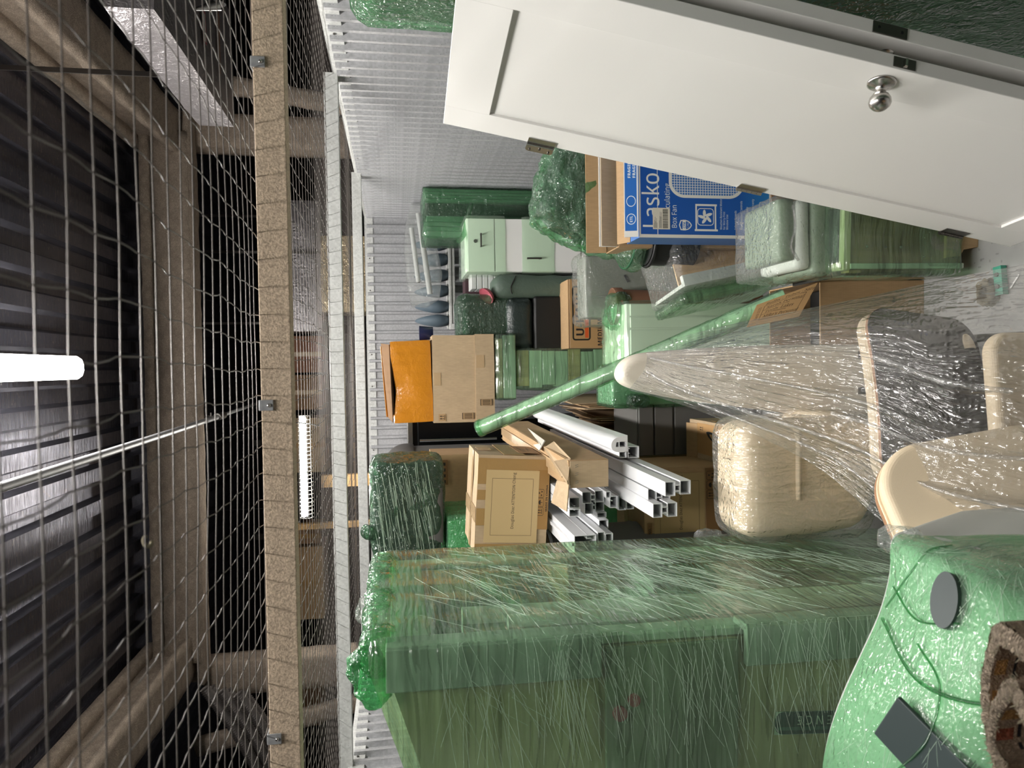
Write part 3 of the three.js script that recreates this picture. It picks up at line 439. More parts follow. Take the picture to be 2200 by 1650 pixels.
// ---------- wrapped white shell at the lower left ----------
{
  // crest of the shell from the photograph's edge line, each with its depth; the surface bulges towards the camera below it
  const crest = [[1764, 1690, 1.34], [1768, 1640, 1.33], [1782, 1575, 1.32], [1808, 1500, 1.31], [1850, 1408, 1.30], [1890, 1318, 1.29], [1912, 1230, 1.29], [1914, 1170, 1.3], [1928, 1150, 1.31], [1958, 1148, 1.30], [2005, 1150, 1.28], [2080, 1150, 1.26], [2200, 1150, 1.22], [2320, 1150, 1.2]].map(([x, y, z]) => at(x, y, z));
  const foot = [[2330, 1760, 0.93], [2330, 1700, 0.92], [2330, 1620, 0.91], [2330, 1560, 0.9], [2330, 1490, 0.9], [2330, 1430, 0.9], [2330, 1380, 0.92], [2330, 1330, 0.95], [2330, 1290, 0.98], [2330, 1260, 1.0], [2330, 1230, 1.05], [2330, 1200, 1.1], [2340, 1175, 1.15], [2350, 1150, 1.19]].map(([x, y, z]) => at(x, y, z));
  const base = V(-0.52, 0, -1.2), cc = new THREE.CatmullRomCurve3(crest), cf = new THREE.CatmullRomCurve3(foot);
  const S = (u, v, off, amp) => {
    const a = cc.getPoint(u), b = cf.getPoint(u), p = a.clone().lerp(b, v), bul = Math.sin(Math.PI * clamp(v)) ** 0.8 * 0.09 * (1 - 0.75 * sm(clamp((u - 0.45) * 2.2)));
    p.add(V(0.15, 0.55, 0.82).multiplyScalar(bul)); p.y -= off * 0.6; p.z -= off * 0.8;
    const cr = 1 - 2 * Math.abs(n3(u * 22 + v * 4, v * 9, 3)); return p.addScaledVector(V(0.1, 0.6, 0.79), amp * (0.6 * cr + 0.7 * fb(u * 9, v * 7, 5))).sub(base);
  };
  const back = (u, v, off) => { const a = S(u, 0, off, 0), y = lerp(a.y, 0.02, v); return V(a.x, y, a.z - 0.05 * Math.sin(v * 3) - 0.12 * sm(clamp(v * 4))); };
  const front = (u, v, off) => { const a = S(u, 1, off, 0); return V(a.x, lerp(a.y, 0.02, v), a.z - 0.03 * v); };
  const body = (off, amp, nu, nv) => merge([grid(nu, nv, (u, v) => S(u, v, off, amp), [1.1, 0.8]), grid(nu, 8, (u, v) => back(1 - u, v, off), [1.1, 1]), grid(nu, 8, (u, v) => front(u, v, off), [1.1, 1])]);
  const t = thing('wrapped_chair_shell', 'rounded white chair shell bound in bright green film, dark oval showing through', 'chair', [base.x, 0, base.z]);
  part(t, 'shell', body(0.02, 0, 48, 30), std(lin(0.46, 0.48, 0.45), 0.5, 0, { side: THREE.DoubleSide }));
  const onS = (u, v) => { const e = 0.01, p = S(u, v, 0.016, 0), n = S(u + e, v, 0.016, 0).sub(p).cross(S(u, v + e, 0.016, 0).sub(p)).normalize(); if (n.y < 0) n.negate(); return [p, n]; };
  const find = (px, py) => { let best = [9e9]; for (let i = 0; i <= 60; i++) for (let j = 0; j <= 60; j++) { const w = S(i / 60, j / 60, 0.016, 0).add(base).sub(eye), f = w.dot(CF), x = 1100 - w.dot(CU) / f * FPX, y = 825 - w.dot(CR) / f * FPX, d = (x - px) ** 2 + (y - py) ** 2; if (d < best[0]) best = [d, i / 60, j / 60]; } return best; };
  const deco = (name, px, py, g, m, roll, label) => { const [, u, v] = find(px, py), [p, n] = onS(u, v), o = part(t, name, g, m, null, null, label); o.position.copy(p).addScaledVector(n, 0.009); o.quaternion.setFromUnitVectors(V(0, 1, 0), n); o.rotateY(roll); };
  deco('oval_pad', 2042, 1297, new THREE.CylinderGeometry(0.05, 0.05, 0.012, 40).scale(1, 1, 0.62), std(lin(0.022, 0.036, 0.036), 0.5), 0.35, 'dark oval pad'); deco('dark_panel', 1995, 1625, rb(0.1, 0.01, 0.17, 0.003), std(lin(0.022, 0.036, 0.036), 0.5), -0.5, 'dark square panel');
  part(t, 'stretch_film', body(0, 0.0045, 110, 70), film(lin(0.56, 0.86, 0.62), 0.9, T.crumple, 0.006, 0.12));
  strands(t, 260, () => { const u = rr(0.02, 0.75), v = rr(0.03, 0.8), du = rr(0.03, 0.14), dv = rr(-0.1, 0.12); return [0, 0.35, 0.7, 1].map((k) => S(clamp(u + du * k), clamp(v + dv * k), -0.0015, 0)); }, 0.0004);
  const strap = (uv, r) => part(t, 'film_cord', tubeOf(uv.map(([u, v]) => S(u, v, -0.004, 0)), r, 40, 6), M.filmBright);
  strap([[0.38, 0.02], [0.3, 0.3], [0.28, 0.55], [0.3, 0.9]], 0.0035); strap([[0.4, 0.02], [0.5, 0.14], [0.6, 0.2], [0.72, 0.22]], 0.0018); strap([[0.44, 0.03], [0.4, 0.2], [0.42, 0.4]], 0.0018); strap([[0.1, 0.3], [0.2, 0.42], [0.3, 0.4], [0.36, 0.24]], 0.002);
  part(t, 'bunched_film', cell(0.04, 0.05, 0.06, 0.008, crush(0.014, 32, 2), 0, 0.015), M.filmClear, at(1935, 1158, 1.3).sub(base).toArray());
}

// ---------- cartons with their print ----------
const K = (g, s, x, y, f, a = 'center', c = '#1c1510', r = 0) => { g.save(); g.translate(x, y); g.rotate(r); g.font = f; g.fillStyle = c; g.textAlign = a; g.textBaseline = 'middle'; g.fillText(s, 0, 0); g.restore(); };
const arrows = (g, x, y, s) => { g.fillRect(x - s, y + s * 1.1, s * 2, s * 0.22); for (const k of [-0.5, 0.5]) { g.fillRect(x + k * s - s * 0.1, y - s * 0.3, s * 0.2, s * 1.3); g.beginPath(); g.moveTo(x + k * s - s * 0.34, y - s * 0.1); g.lineTo(x + k * s, y - s * 0.9); g.lineTo(x + k * s + s * 0.34, y - s * 0.1); g.fill(); } };
const bars = (g, x, y, w, h) => { g.save(); let p = x; const s0 = seed; seed = 31 + (w | 0); while (p < x + w) { const b = rr(2, 7); g.fillRect(p, y, Math.min(b, x + w - p), h); p += b + rr(2, 6); } seed = s0; g.restore(); };
const pictos = (g, x, y, s) => { for (let i = 0; i < 3; i++) { g.strokeStyle = g.fillStyle = '#241a10'; g.lineWidth = 3; g.beginPath(); g.roundRect(x + i * s * 1.12, y, s, s, s * 0.18); g.stroke(); const cx = x + i * s * 1.12 + s / 2, cy = y + s / 2;
  if (i === 0) arrows(g, cx, cy - s * 0.12, s * 0.3); else if (i === 1) { g.beginPath(); g.arc(cx, cy, s * 0.3, Math.PI, 0); g.fill(); g.fillRect(cx - 2, cy, 4, s * 0.3); } else { for (let k = 0; k < 3; k++) { g.save(); g.translate(cx, cy); g.rotate(k * 2.094); g.beginPath(); g.moveTo(-s * 0.1, -s * 0.32); g.lineTo(s * 0.18, -s * 0.32); g.lineTo(s * 0.02, -s * 0.1); g.fill(); g.restore(); } } } };
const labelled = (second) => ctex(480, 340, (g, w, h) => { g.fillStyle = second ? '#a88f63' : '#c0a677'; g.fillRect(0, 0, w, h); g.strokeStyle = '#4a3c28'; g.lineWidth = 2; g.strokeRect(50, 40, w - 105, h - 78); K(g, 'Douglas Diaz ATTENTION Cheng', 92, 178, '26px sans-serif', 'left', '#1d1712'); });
{ // upper addressed carton
  const q = rect(1025, 983, 1180, 1198, 3.3), D = 0.44, W = q.w * 0.99, H = q.h * 0.99;
  const t = thing('addressed_carton', 'taped tan carton with a big address label, resting on the dark drum', 'box', [q.cx, q.b + 0.008, -3.3 - D / 2], [0, 0, -0.066]);
  part(t, 'body', carton(W, H, D, 2, 0.004).translate(0, H / 2, 0), M.kraftLight);
  const f = D / 2 + 0.003;
  for (const [x, w, m] of [[-0.44, 0.1, 1], [-0.12, 0.17, 1], [0.1, 0.1, 1], [0.34, 0.26, 1]]) part(t, 'tape_strip', rb(w * W, H * 0.995, 0.002, 0.0008).translate(x * W, H / 2, f), M.tapeBrown);
  part(t, 'tape_strip', rb(0.07, 0.002, D, 0.0008).translate(-0.05, H + 0.003, 0), M.tapeClear); part(t, 'tape_strip', rb(W, 0.002, 0.06, 0.0008).translate(0, H + 0.003, 0.02), M.tapeClear);
  part(t, 'tape_strip', rb(0.002, H * 0.3, D, 0.0008).translate(W / 2 + 0.004, H * 0.5, 0), M.tapeBrown);
  for (const z of [0.06, 0.13]) part(t, 'shipping_tag', rb(0.002, 0.07, 0.05, 0.0008).translate(W / 2 + 0.006, H * 0.86, -z + 0.1), M.tapeClear);
  const tx = labelled(false); part(t, 'address_label', printed(W * 0.73, H * 0.74, tx), printMat(tx), [-0.005, H * 0.51, f + 0.003]);
  const t2 = ctex(512, 128, (g, w, h) => { g.fillStyle = '#9a7440'; g.fillRect(0, 0, w, h); pictos(g, 120, 4, 70); K(g, 'MADE IN CHINA', 270, 106, 'bold 30px sans-serif'); }); part(t, 'print', printed(W * 0.6, H * 0.16, t2), printMat(t2), [0.03, H * 0.075, f + 0.002]);
  const t3 = ctex(256, 256, (g, w, h) => { g.fillStyle = '#a9805a'; g.fillRect(0, 0, w, h); g.strokeStyle = '#3a2c22'; g.lineWidth = 4; for (let i = 0; i < 9; i++) { g.beginPath(); g.moveTo(rr(30, 220), rr(30, 220)); for (let k = 0; k < 4; k++) g.lineTo(rr(30, 220), rr(30, 220)); if (i < 3) g.stroke(); } K(g, 'x10', 90, 100, '46px serif', 'center', '#3a2c22', 0.2); K(g, '1 mm', 150, 190, '40px serif', 'center', '#3a2c22'); });
  part(t, 'handwriting', printed(D * 0.7, H * 0.3, t3), printMat(t3), [W / 2 + 0.006, H * 0.25, 0], [0, Math.PI / 2, 0]);
  const dr = thing('metal_drum', 'dark grey drum under the addressed carton', 'drum', [-1.02, 0, -3.56]); const dh = q.b - 0.012;
  part(dr, 'barrel', new THREE.LatheGeometry([[0, 0], [0.19, 0], [0.195, 0.02], [0.19, dh * 0.33], [0.195, dh * 0.34], [0.19, dh * 0.35], [0.19, dh * 0.66], [0.195, dh * 0.67], [0.19, dh * 0.68], [0.19, dh - 0.02]].map((p) => new THREE.Vector2(...p)), 48), M.greyPlastic);
  part(dr, 'lid', new THREE.LatheGeometry([[0, dh], [0.18, dh], [0.198, dh - 0.006], [0.2, dh - 0.03], [0.19, dh - 0.032]].map((p) => new THREE.Vector2(...p)), 48), M.steel);
}
{ // lower pair: addressed carton on the big smile carton
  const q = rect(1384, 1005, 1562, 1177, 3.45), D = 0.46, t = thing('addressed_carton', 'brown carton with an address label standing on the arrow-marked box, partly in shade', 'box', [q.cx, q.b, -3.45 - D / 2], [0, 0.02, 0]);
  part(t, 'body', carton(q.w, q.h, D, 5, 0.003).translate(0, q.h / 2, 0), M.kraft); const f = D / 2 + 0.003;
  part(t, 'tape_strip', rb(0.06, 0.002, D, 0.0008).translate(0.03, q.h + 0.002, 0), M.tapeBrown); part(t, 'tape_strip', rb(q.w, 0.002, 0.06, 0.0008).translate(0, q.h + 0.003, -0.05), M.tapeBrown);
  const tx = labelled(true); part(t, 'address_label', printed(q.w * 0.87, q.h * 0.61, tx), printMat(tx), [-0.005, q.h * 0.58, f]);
  const t2 = ctex(640, 160, (g, w, h) => { g.fillStyle = '#7b5a34'; g.fillRect(0, 0, w, h); pictos(g, 380, 8, 72); K(g, 'CARTON SIZE : 50 X 35 X 38 CM', 12, 106, 'bold 24px sans-serif', 'left'); K(g, 'MADE IN CHINA', 12, 138, 'bold 26px sans-serif', 'left'); }); part(t, 'print', printed(q.w * 0.95, q.h * 0.25, t2), printMat(t2), [0, q.h * 0.135, f + 0.001]);
  const t4 = ctex(128, 32, (g, w, h) => { g.fillStyle = '#7b5a34'; g.fillRect(0, 0, w, h); K(g, 'PO NO. :', 64, 16, 'bold 24px sans-serif'); }); part(t, 'print', printed(0.1, 0.025, t4), printMat(t4), [-q.w * 0.3, q.h * 0.94, f + 0.001]);
  const x1 = at(1560, 915, 3.4).x, x0 = at(1600, 1215, 3.4).x, w = x1 - x0, h = q.b - 0.001, D2 = 0.52, b = thing('arrow_carton', 'large brown carton with a black curved arrow logo on top, under the addressed carton', 'box', [(x0 + x1) / 2, 0, -3.4 - D2 / 2]);
  part(b, 'body', carton(w, h, D2, 8, 0.003).translate(0, h / 2, 0), M.kraftLight);
  const t3 = ctex(400, 512, (g, W, H) => { g.fillStyle = '#b18a5a'; g.fillRect(0, 0, W, H); g.fillStyle = '#15181c'; arrows(g, 330, 70, 28); g.save(); g.translate(-14, 0); g.beginPath(); g.moveTo(310, 165); g.bezierCurveTo(255, 185, 215, 240, 185, 330); g.bezierCurveTo(235, 265, 265, 225, 290, 225); g.bezierCurveTo(300, 300, 250, 380, 210, 420); g.lineTo(222, 425); g.bezierCurveTo(300, 360, 345, 240, 310, 165); g.fill(); g.beginPath(); g.moveTo(238, 300); g.bezierCurveTo(215, 360, 120, 450, 0, 500); g.lineTo(0, 540); g.bezierCurveTo(130, 510, 235, 400, 244, 300); g.fill(); g.restore(); });
  part(b, 'print', printed(0.17, 0.36, t3), printMat(t3), [w / 2 - 0.1, h + 0.0015, 0.03], [-Math.PI / 2, 0, 0]);
  part(b, 'tape_strip', rb(0.002, h * 0.9, 0.05, 0.0008).translate(w / 2 + 0.003, h / 2, 0), M.tapeBrown); part(b, 'flap', rb(0.2, 0.006, 0.1, 0.002), M.kraft, [w / 2 - 0.12, h + 0.012, -D2 / 2 + 0.06], [0.25, 0, 0]);
}
{ // yellow taped box, its tan neighbour, and the wrapped stack under them
  const q = rect(930, 718, 1062, 909, 5.0), D = 0.42, t = thing('tan_carton', 'tall tan carton with barcodes, directly under the yellow taped box', 'box', [q.cx, q.b, -5 - D / 2]);
  const yl = q.h * 0.31; part(t, 'body', carton(q.w * 0.98, q.h - yl, D, 3, 0.003).translate(0, yl + (q.h - yl) / 2, 0), M.kraftLight); part(t, 'lid', carton(q.w, yl, D + 0.02, 4, 0.003).translate(0, yl / 2, 0), M.kraftLight);
  const bc = ctex(256, 128, (g, w, h) => { g.fillStyle = '#a98a62'; g.fillRect(0, 0, w, h); g.strokeStyle = g.fillStyle = '#1a140f'; g.lineWidth = 8; g.strokeRect(6, 6, w - 12, h - 12); bars(g, 26, 22, w - 52, h - 44); });
  part(t, 'barcode', printed(0.046, 0.088, bc), printMat(bc), [-q.w * 0.27, yl * 0.45, D / 2 + 0.014], [0, 0, 0]); part(t, 'barcode', printed(0.046, 0.088, bc), printMat(bc), [-q.w * 0.42, yl + 0.055, D / 2 + 0.004], [0, 0, 0]);
  const ar = ctex(128, 128, (g, w, h) => { g.fillStyle = '#a98a62'; g.fillRect(0, 0, w, h); g.fillStyle = '#1a140f'; arrows(g, 64, 56, 44); }); part(t, 'print', printed(0.05, 0.05, ar), printMat(ar), [-q.w * 0.43, q.h - 0.06, D / 2 + 0.004]);
  part(t, 'tape_strip', rb(0.09, 0.05, 0.002, 0.0008), M.tapeClear, [0.0, q.h - 0.03, D / 2 + 0.003]); part(t, 'tape_strip', rb(0.09, 0.06, 0.002, 0.0008), M.tapeClear, [0.12, yl * 0.75, D / 2 + 0.012]);
  const y = rect(838, 730, 926, 908, 5.0), o = thing('yellow_taped_box', 'crushed carton covered in yellow tape with its top torn open', 'box', [y.cx, q.t + 0.004, -5 - D / 2], [0, 0, 0.03]);
  part(o, 'body', cell(y.w, y.h, D * 0.95, 0.035, (a, n) => { a.addScaledVector(n, 0.006 * fb(a.x * 9, a.y * 9, a.z * 9)); const k = Math.max(0, 1 - Math.abs(a.x + 0.06) / 0.24) * clamp((a.y + 0.02) / (y.h / 2)) * clamp((a.z + 0.1) * 6); a.z -= 0.02 * k; a.y -= 0.03 * k; }, 0.5, 0.012).translate(0, y.h / 2, 0), M.tapeYellow);
  part(o, 'torn_flap', plate([V(-y.w * 0.48, y.h + 0.0, D * 0.46), V(y.w * 0.46, y.h, D * 0.46), V(y.w * 0.48, y.h + 0.055, D * 0.36), V(-y.w * 0.42, y.h + 0.03, D * 0.38)].reverse(), 0.006), M.kraftDark); part(o, 'torn_flap', plate([V(-y.w * 0.46, y.h, -D * 0.44), V(y.w * 0.48, y.h, -D * 0.44), V(y.w * 0.46, y.h + 0.07, -D * 0.36), V(-y.w * 0.45, y.h + 0.05, -D * 0.36)], 0.006), M.tapeYellow);
  part(o, 'contents', rb(y.w * 0.8, 0.03, D * 0.6, 0.01), M.black, [0, y.h + 0.004, 0]);
  const a = rect(1064, 720, 1109, 856, 5.0), s = thing('wrapped_flat_box', 'flat wrapped boxes in pale green film under the tan carton', 'box', [a.cx, a.b, -5.2]);
  part(s, 'upper_box', rb(a.w * 0.94, a.h * 0.36, 0.38, 0.006).translate(-0.01, a.h * 0.81, 0), M.kraftLight); part(s, 'lower_box', rb(a.w, a.h * 0.6, 0.4, 0.006).translate(0, a.h * 0.31, 0), M.greyPale); part(s, 'stretch_film', wrap(a.w + 0.02, a.h, 0.43, 6, 0.006, 0.02, 0.03).translate(0, a.h / 2, 0), M.filmStretch);
  const b = rect(1110, 752, 1320, 832, 5.0), k = thing('panel_stack', 'stack of thin pale panels in glossy green film below the flat boxes', 'panel', [b.cx, 0, -5.17]); const n = 14;
  for (let i = 0; i < n; i++) part(k, 'panel', rb(b.w - (i % 3) * 0.012, b.t / n - 0.004, 0.3, 0.003), i % 4 === 1 ? M.pine : M.paleGreen, [(i % 2) * 0.008, (i + 0.5) * b.t / n, 0]); part(k, 'stretch_film', wrap(b.w + 0.03, b.t, 0.33, 7, 0.008, 0.02, 0.035).translate(0, b.t / 2 + 0.003, 0), M.filmStretch);
}
{ // moving box with the orange bar
  const q = rect(1224, 600, 1330, 748, 4.75), t = thing('moving_box', 'kraft moving box with bold black letters over an orange bar', 'box', [q.cx, 0, -4.95]); part(t, 'body', carton(q.w, q.t, 0.4, 9).translate(0, q.t / 2, 0), M.kraft);
  const tx = ctex(512, 380, (g, w, h) => { g.fillStyle = '#b08a5c'; g.fillRect(0, 0, w, h); g.strokeStyle = '#1a1a12'; g.lineWidth = 12; g.beginPath(); g.roundRect(60, 20, 400, 130, 18); g.stroke(); g.save(); g.translate(260, 70); g.scale(1.12, 1); K(g, 'U-HAUL', 0, 4, 'bold 86px sans-serif'); g.restore(); g.fillStyle = '#d0571f'; g.fillRect(74, 112, 372, 28); K(g, 'MEDIUM', 10, 230, 'bold 50px sans-serif', 'left'); K(g, '18" x 18" x 16"', 10, 285, '30px sans-serif', 'left'); K(g, '3.0 CU/FT', 10, 325, '30px sans-serif', 'left'); });
  part(t, 'print', printed(q.w * 0.98, q.h * 0.98, tx), printMat(tx), [0, q.cy, 0.206]); part(t, 'lid_flap', rb(q.w, 0.006, 0.2, 0.002), M.kraft, [0, q.t + 0.006, 0.09]);
}
{ // fan box behind the door, and the open carton behind it
  const Z = 2.95, q = rect(1372, 512 - 260, 1655, 512, Z), W = 0.56, l = q.l, H = q.h, D = 0.17, cx = l + W / 2;
  const t = thing('fan_box', 'blue and white printed fan box half hidden by the leaning door', 'box', [cx, q.b, -Z - D / 2]);
  part(t, 'body', rb(W, H, D, 0.003).translate(0, H / 2, 0), std(lin(0.06, 0.16, 0.42), 0.5));
  const tx = ctex(1024, 1024, (g, w, h) => {
    const gr = g.createLinearGradient(0, 0, 0, h); gr.addColorStop(0, '#1f57ad'); gr.addColorStop(0.75, '#1f5cb0'); gr.addColorStop(1, '#2f86c8'); g.fillStyle = '#e3ded6'; g.fillRect(0, 0, w, h); g.fillStyle = gr; g.fillRect(26, 12, w, h - 24);
    const Wt = '#e8e6e1'; K(g, 'Lasko', 66, 92, '176px sans-serif', 'left', Wt); g.fillStyle = Wt; g.fillRect(26, 138, w, 5);
    K(g, 'Air Circulating', 76, 214, '56px sans-serif', 'left', Wt); K(g, 'Box Fan', 76, 268, '52px sans-serif', 'left', Wt);
    g.save(); g.beginPath(); g.roundRect(330, 240, 900, 560, 110); g.clip(); g.fillStyle = '#3b73bd'; g.fillRect(330, 240, 800, 600); g.strokeStyle = Wt; g.lineWidth = 5; for (let i = 0; i < 40; i++) { g.beginPath(); g.moveTo(340 + i * 20, 240); g.lineTo(340 + i * 20, 840); g.stroke(); g.beginPath(); g.moveTo(330, 250 + i * 20); g.lineTo(1100, 250 + i * 20); g.stroke(); } g.restore();
    g.strokeStyle = Wt; g.lineWidth = 24; g.beginPath(); g.roundRect(330, 240, 900, 560, 110); g.stroke();
    g.lineWidth = 8; g.beginPath(); g.moveTo(66, 318); g.lineTo(102, 306); g.lineTo(138, 318); g.lineTo(138, 350); g.bezierCurveTo(138, 378, 118, 392, 102, 398); g.bezierCurveTo(84, 392, 66, 378, 66, 350); g.closePath(); g.stroke(); g.fillStyle = Wt; g.fillRect(60, 330, 84, 26); K(g, 'CFM', 102, 344, 'bold 24px sans-serif', 'center', '#2058ad'); K(g, '1,752', 102, 372, '18px sans-serif', 'center', Wt);
    g.lineWidth = 12; g.strokeRect(66, 436, 200, 150); g.lineWidth = 6; g.beginPath(); g.roundRect(104, 448, 132, 122, 24); g.stroke(); for (let k = 0; k < 5; k++) { g.save(); g.translate(170, 509); g.rotate(k * 1.2566); g.beginPath(); g.ellipse(0, -30, 12, 29, 0.3, 0, 7); g.fill(); g.restore(); } g.fillRect(56, 424, 16, 180); g.fillRect(256, 430, 16, 168);
    ['Weather-Resistant Motor', 'for Worry-Free', 'Window Use'].forEach((s, i) => K(g, s, 70, 630 + i * 24, '22px sans-serif', 'left', Wt)); ['3 Quiet Speeds', 'Top-Mounted Controls', 'Easy Carry Handle', '1-Year Limited Warranty'].forEach((s, i) => K(g, s, 70, 744 + i * 46, '23px sans-serif', 'left', Wt));
    g.lineWidth = 4; g.beginPath(); g.roundRect(62, 934, 236, 52, 14); g.stroke(); K(g, 'STEELBody', 180, 961, 'bold 40px sans-serif', 'center', Wt);
  });
  // the print as on the box: lines of text stack downwards, so the art is drawn for a tall panel seen upright
  part(t, 'front_print', printed(W, H, tx), printMat(tx, 0.4), [0, H / 2, D / 2 + 0.001]);
  const fl = ctex(512, 64, (g, w, h) => { g.fillStyle = '#e8e6e1'; g.fillRect(0, 0, w, h); g.fillStyle = '#2a6cc0'; g.fillRect(24, 4, w, h - 10); K(g, 'FRAGILE - DO NOT DROP', 230, 24, 'bold 18px sans-serif', 'left', '#eee'); K(g, 'FRAGIL - NO DEJAR CAER', 230, 46, 'bold 18px sans-serif', 'left', '#eee'); g.strokeStyle = '#eee'; g.lineWidth = 3; for (const x of [70, 140]) { g.beginPath(); g.arc(x, 32, 20, 0, 7); g.stroke(); } K(g, 'ETL', 70, 32, 'bold 16px sans-serif', 'center', '#eee'); });
  part(t, 'top_flap', printed(W, 0.06, fl, 0.004), printMat(fl, 0.5), [0.002, H + 0.034, D / 2 - 0.004], [-0.25, 0, 0]);
  part(t, 'top_flap', rb(W, 0.004, 0.08, 0.001), M.kraft, [0, H + 0.02, -D / 2 + 0.02], [0.5, 0, 0]);
  const sl = ctex(256, 330, (g, w, h) => { g.fillStyle = '#ddd6c8'; g.fillRect(0, 0, w, h); g.fillStyle = '#17130f'; bars(g, 14, 190, w - 28, 100); for (let i = 0; i < 6; i++) { g.fillRect(14, 16 + i * 12, 60 + (i * 37) % 90, 5); g.fillRect(14, 120 + i * 10, 90 + (i * 53) % 110, 4); } });
  part(t, 'shipping_label', printed(0.092, 0.078, sl), printMat(sl), [-W / 2 + 0.082, H - 0.1, D / 2 + 0.003]);
  const k = rect(1298, 300, 1600, 508, 3.17), o = thing('open_carton', 'open tan carton with raised flaps right behind the fan box', 'box', [cx, q.b, -3.17 - 0.11]); const h = k.t - q.b;
  part(o, 'front_wall', rb(W, h - 0.07, 0.006, 0.002), M.kraft, [0, (h - 0.07) / 2, 0.1]); part(o, 'back_wall', rb(W, h - 0.07, 0.006, 0.002), M.kraft, [0, (h - 0.07) / 2, -0.1]); for (const s of [-1, 1]) part(o, 'side_wall', rb(0.006, h - 0.07, 0.2, 0.002), M.kraft, [s * W / 2, (h - 0.07) / 2, 0]);
  part(o, 'flap', rb(W, 0.09, 0.005, 0.002), M.kraftLight, [0, h - 0.03, 0.1], [0.12, 0, 0]); part(o, 'flap', rb(W, 0.1, 0.005, 0.002), M.kraft, [0, h - 0.02, -0.1], [-0.1, 0, 0]); part(o, 'packing_sheet', rb(W * 0.95, h, 0.004, 0.001), M.white, [-0.003, h / 2, 0.02]);
}
{ // carton with the note on its raised flap
  const Z = 2.66, q = rect(1762, 603, 1957, 760, Z), t = thing('noted_carton', 'brown carton on the floor with a handwritten list on its raised flap', 'box', [q.cx, 0, -Z - 0.2]); const H = q.t, W = q.w;
  part(t, 'front_wall', rb(W, H, 0.006, 0.002), M.kraft, [0, H / 2, 0.197]); part(t, 'back_wall', rb(W, H, 0.006, 0.002), M.kraft, [0, H / 2, -0.197]); for (const s of [-1, 1]) part(t, 'side_wall', rb(0.006, H, 0.4, 0.002), M.kraft, [s * W / 2, H / 2, 0]); part(t, 'contents', rb(W * 0.95, H * 0.6, 0.36, 0.01), M.black, [0, H * 0.3, 0]);
  const tx = ctex(700, 480, (g, w, h) => { g.fillStyle = '#a9875c'; g.fillRect(0, 0, w, h); const f = 'italic 62px serif'; K(g, 'March 21/25', 70, 250, 'italic 48px serif', 'center', '#1a120c', -Math.PI / 2); K(g, 'Bulbs - Tubes - Sarah', 120, 70, f, 'left'); K(g, 'Sarah Personal', 150, 165, f, 'left'); K(g, 'Tools  Lakes', 150, 260, f, 'left'); K(g, "Mike's Personal", 150, 355, f, 'left'); g.strokeStyle = '#1a120c'; g.lineWidth = 5; g.beginPath(); g.moveTo(120, 112); g.lineTo(610, 112); g.lineTo(600, 400); g.lineTo(120, 405); g.closePath(); g.stroke(); for (const y of [208, 302]) { g.beginPath(); g.moveTo(120, y); g.lineTo(430, y); g.stroke(); } });
  const c = [at(1717, 680, Z - 0.02), at(1757, 607, Z - 0.02), at(1626, 655, Z + 0.04), at(1604, 703, Z + 0.03)].map((p) => p.sub(t.position));
  part(t, 'noted_flap', plate([c[3], c[0], c[1], c[2]], 0.005), printMat(tx, 0.85), null, null, 'flap with the handwritten list');
  const bt = ctex(64, 64, (g, w, h) => { g.fillStyle = '#96724a'; g.fillRect(0, 0, w, h); K(g, 'Be', 32, 32, 'bold 40px sans-serif'); }); part(t, 'print', printed(0.03, 0.03, bt), printMat(bt), [W * 0.24, H * 0.3, 0.201], [0, 0, 0]);
}

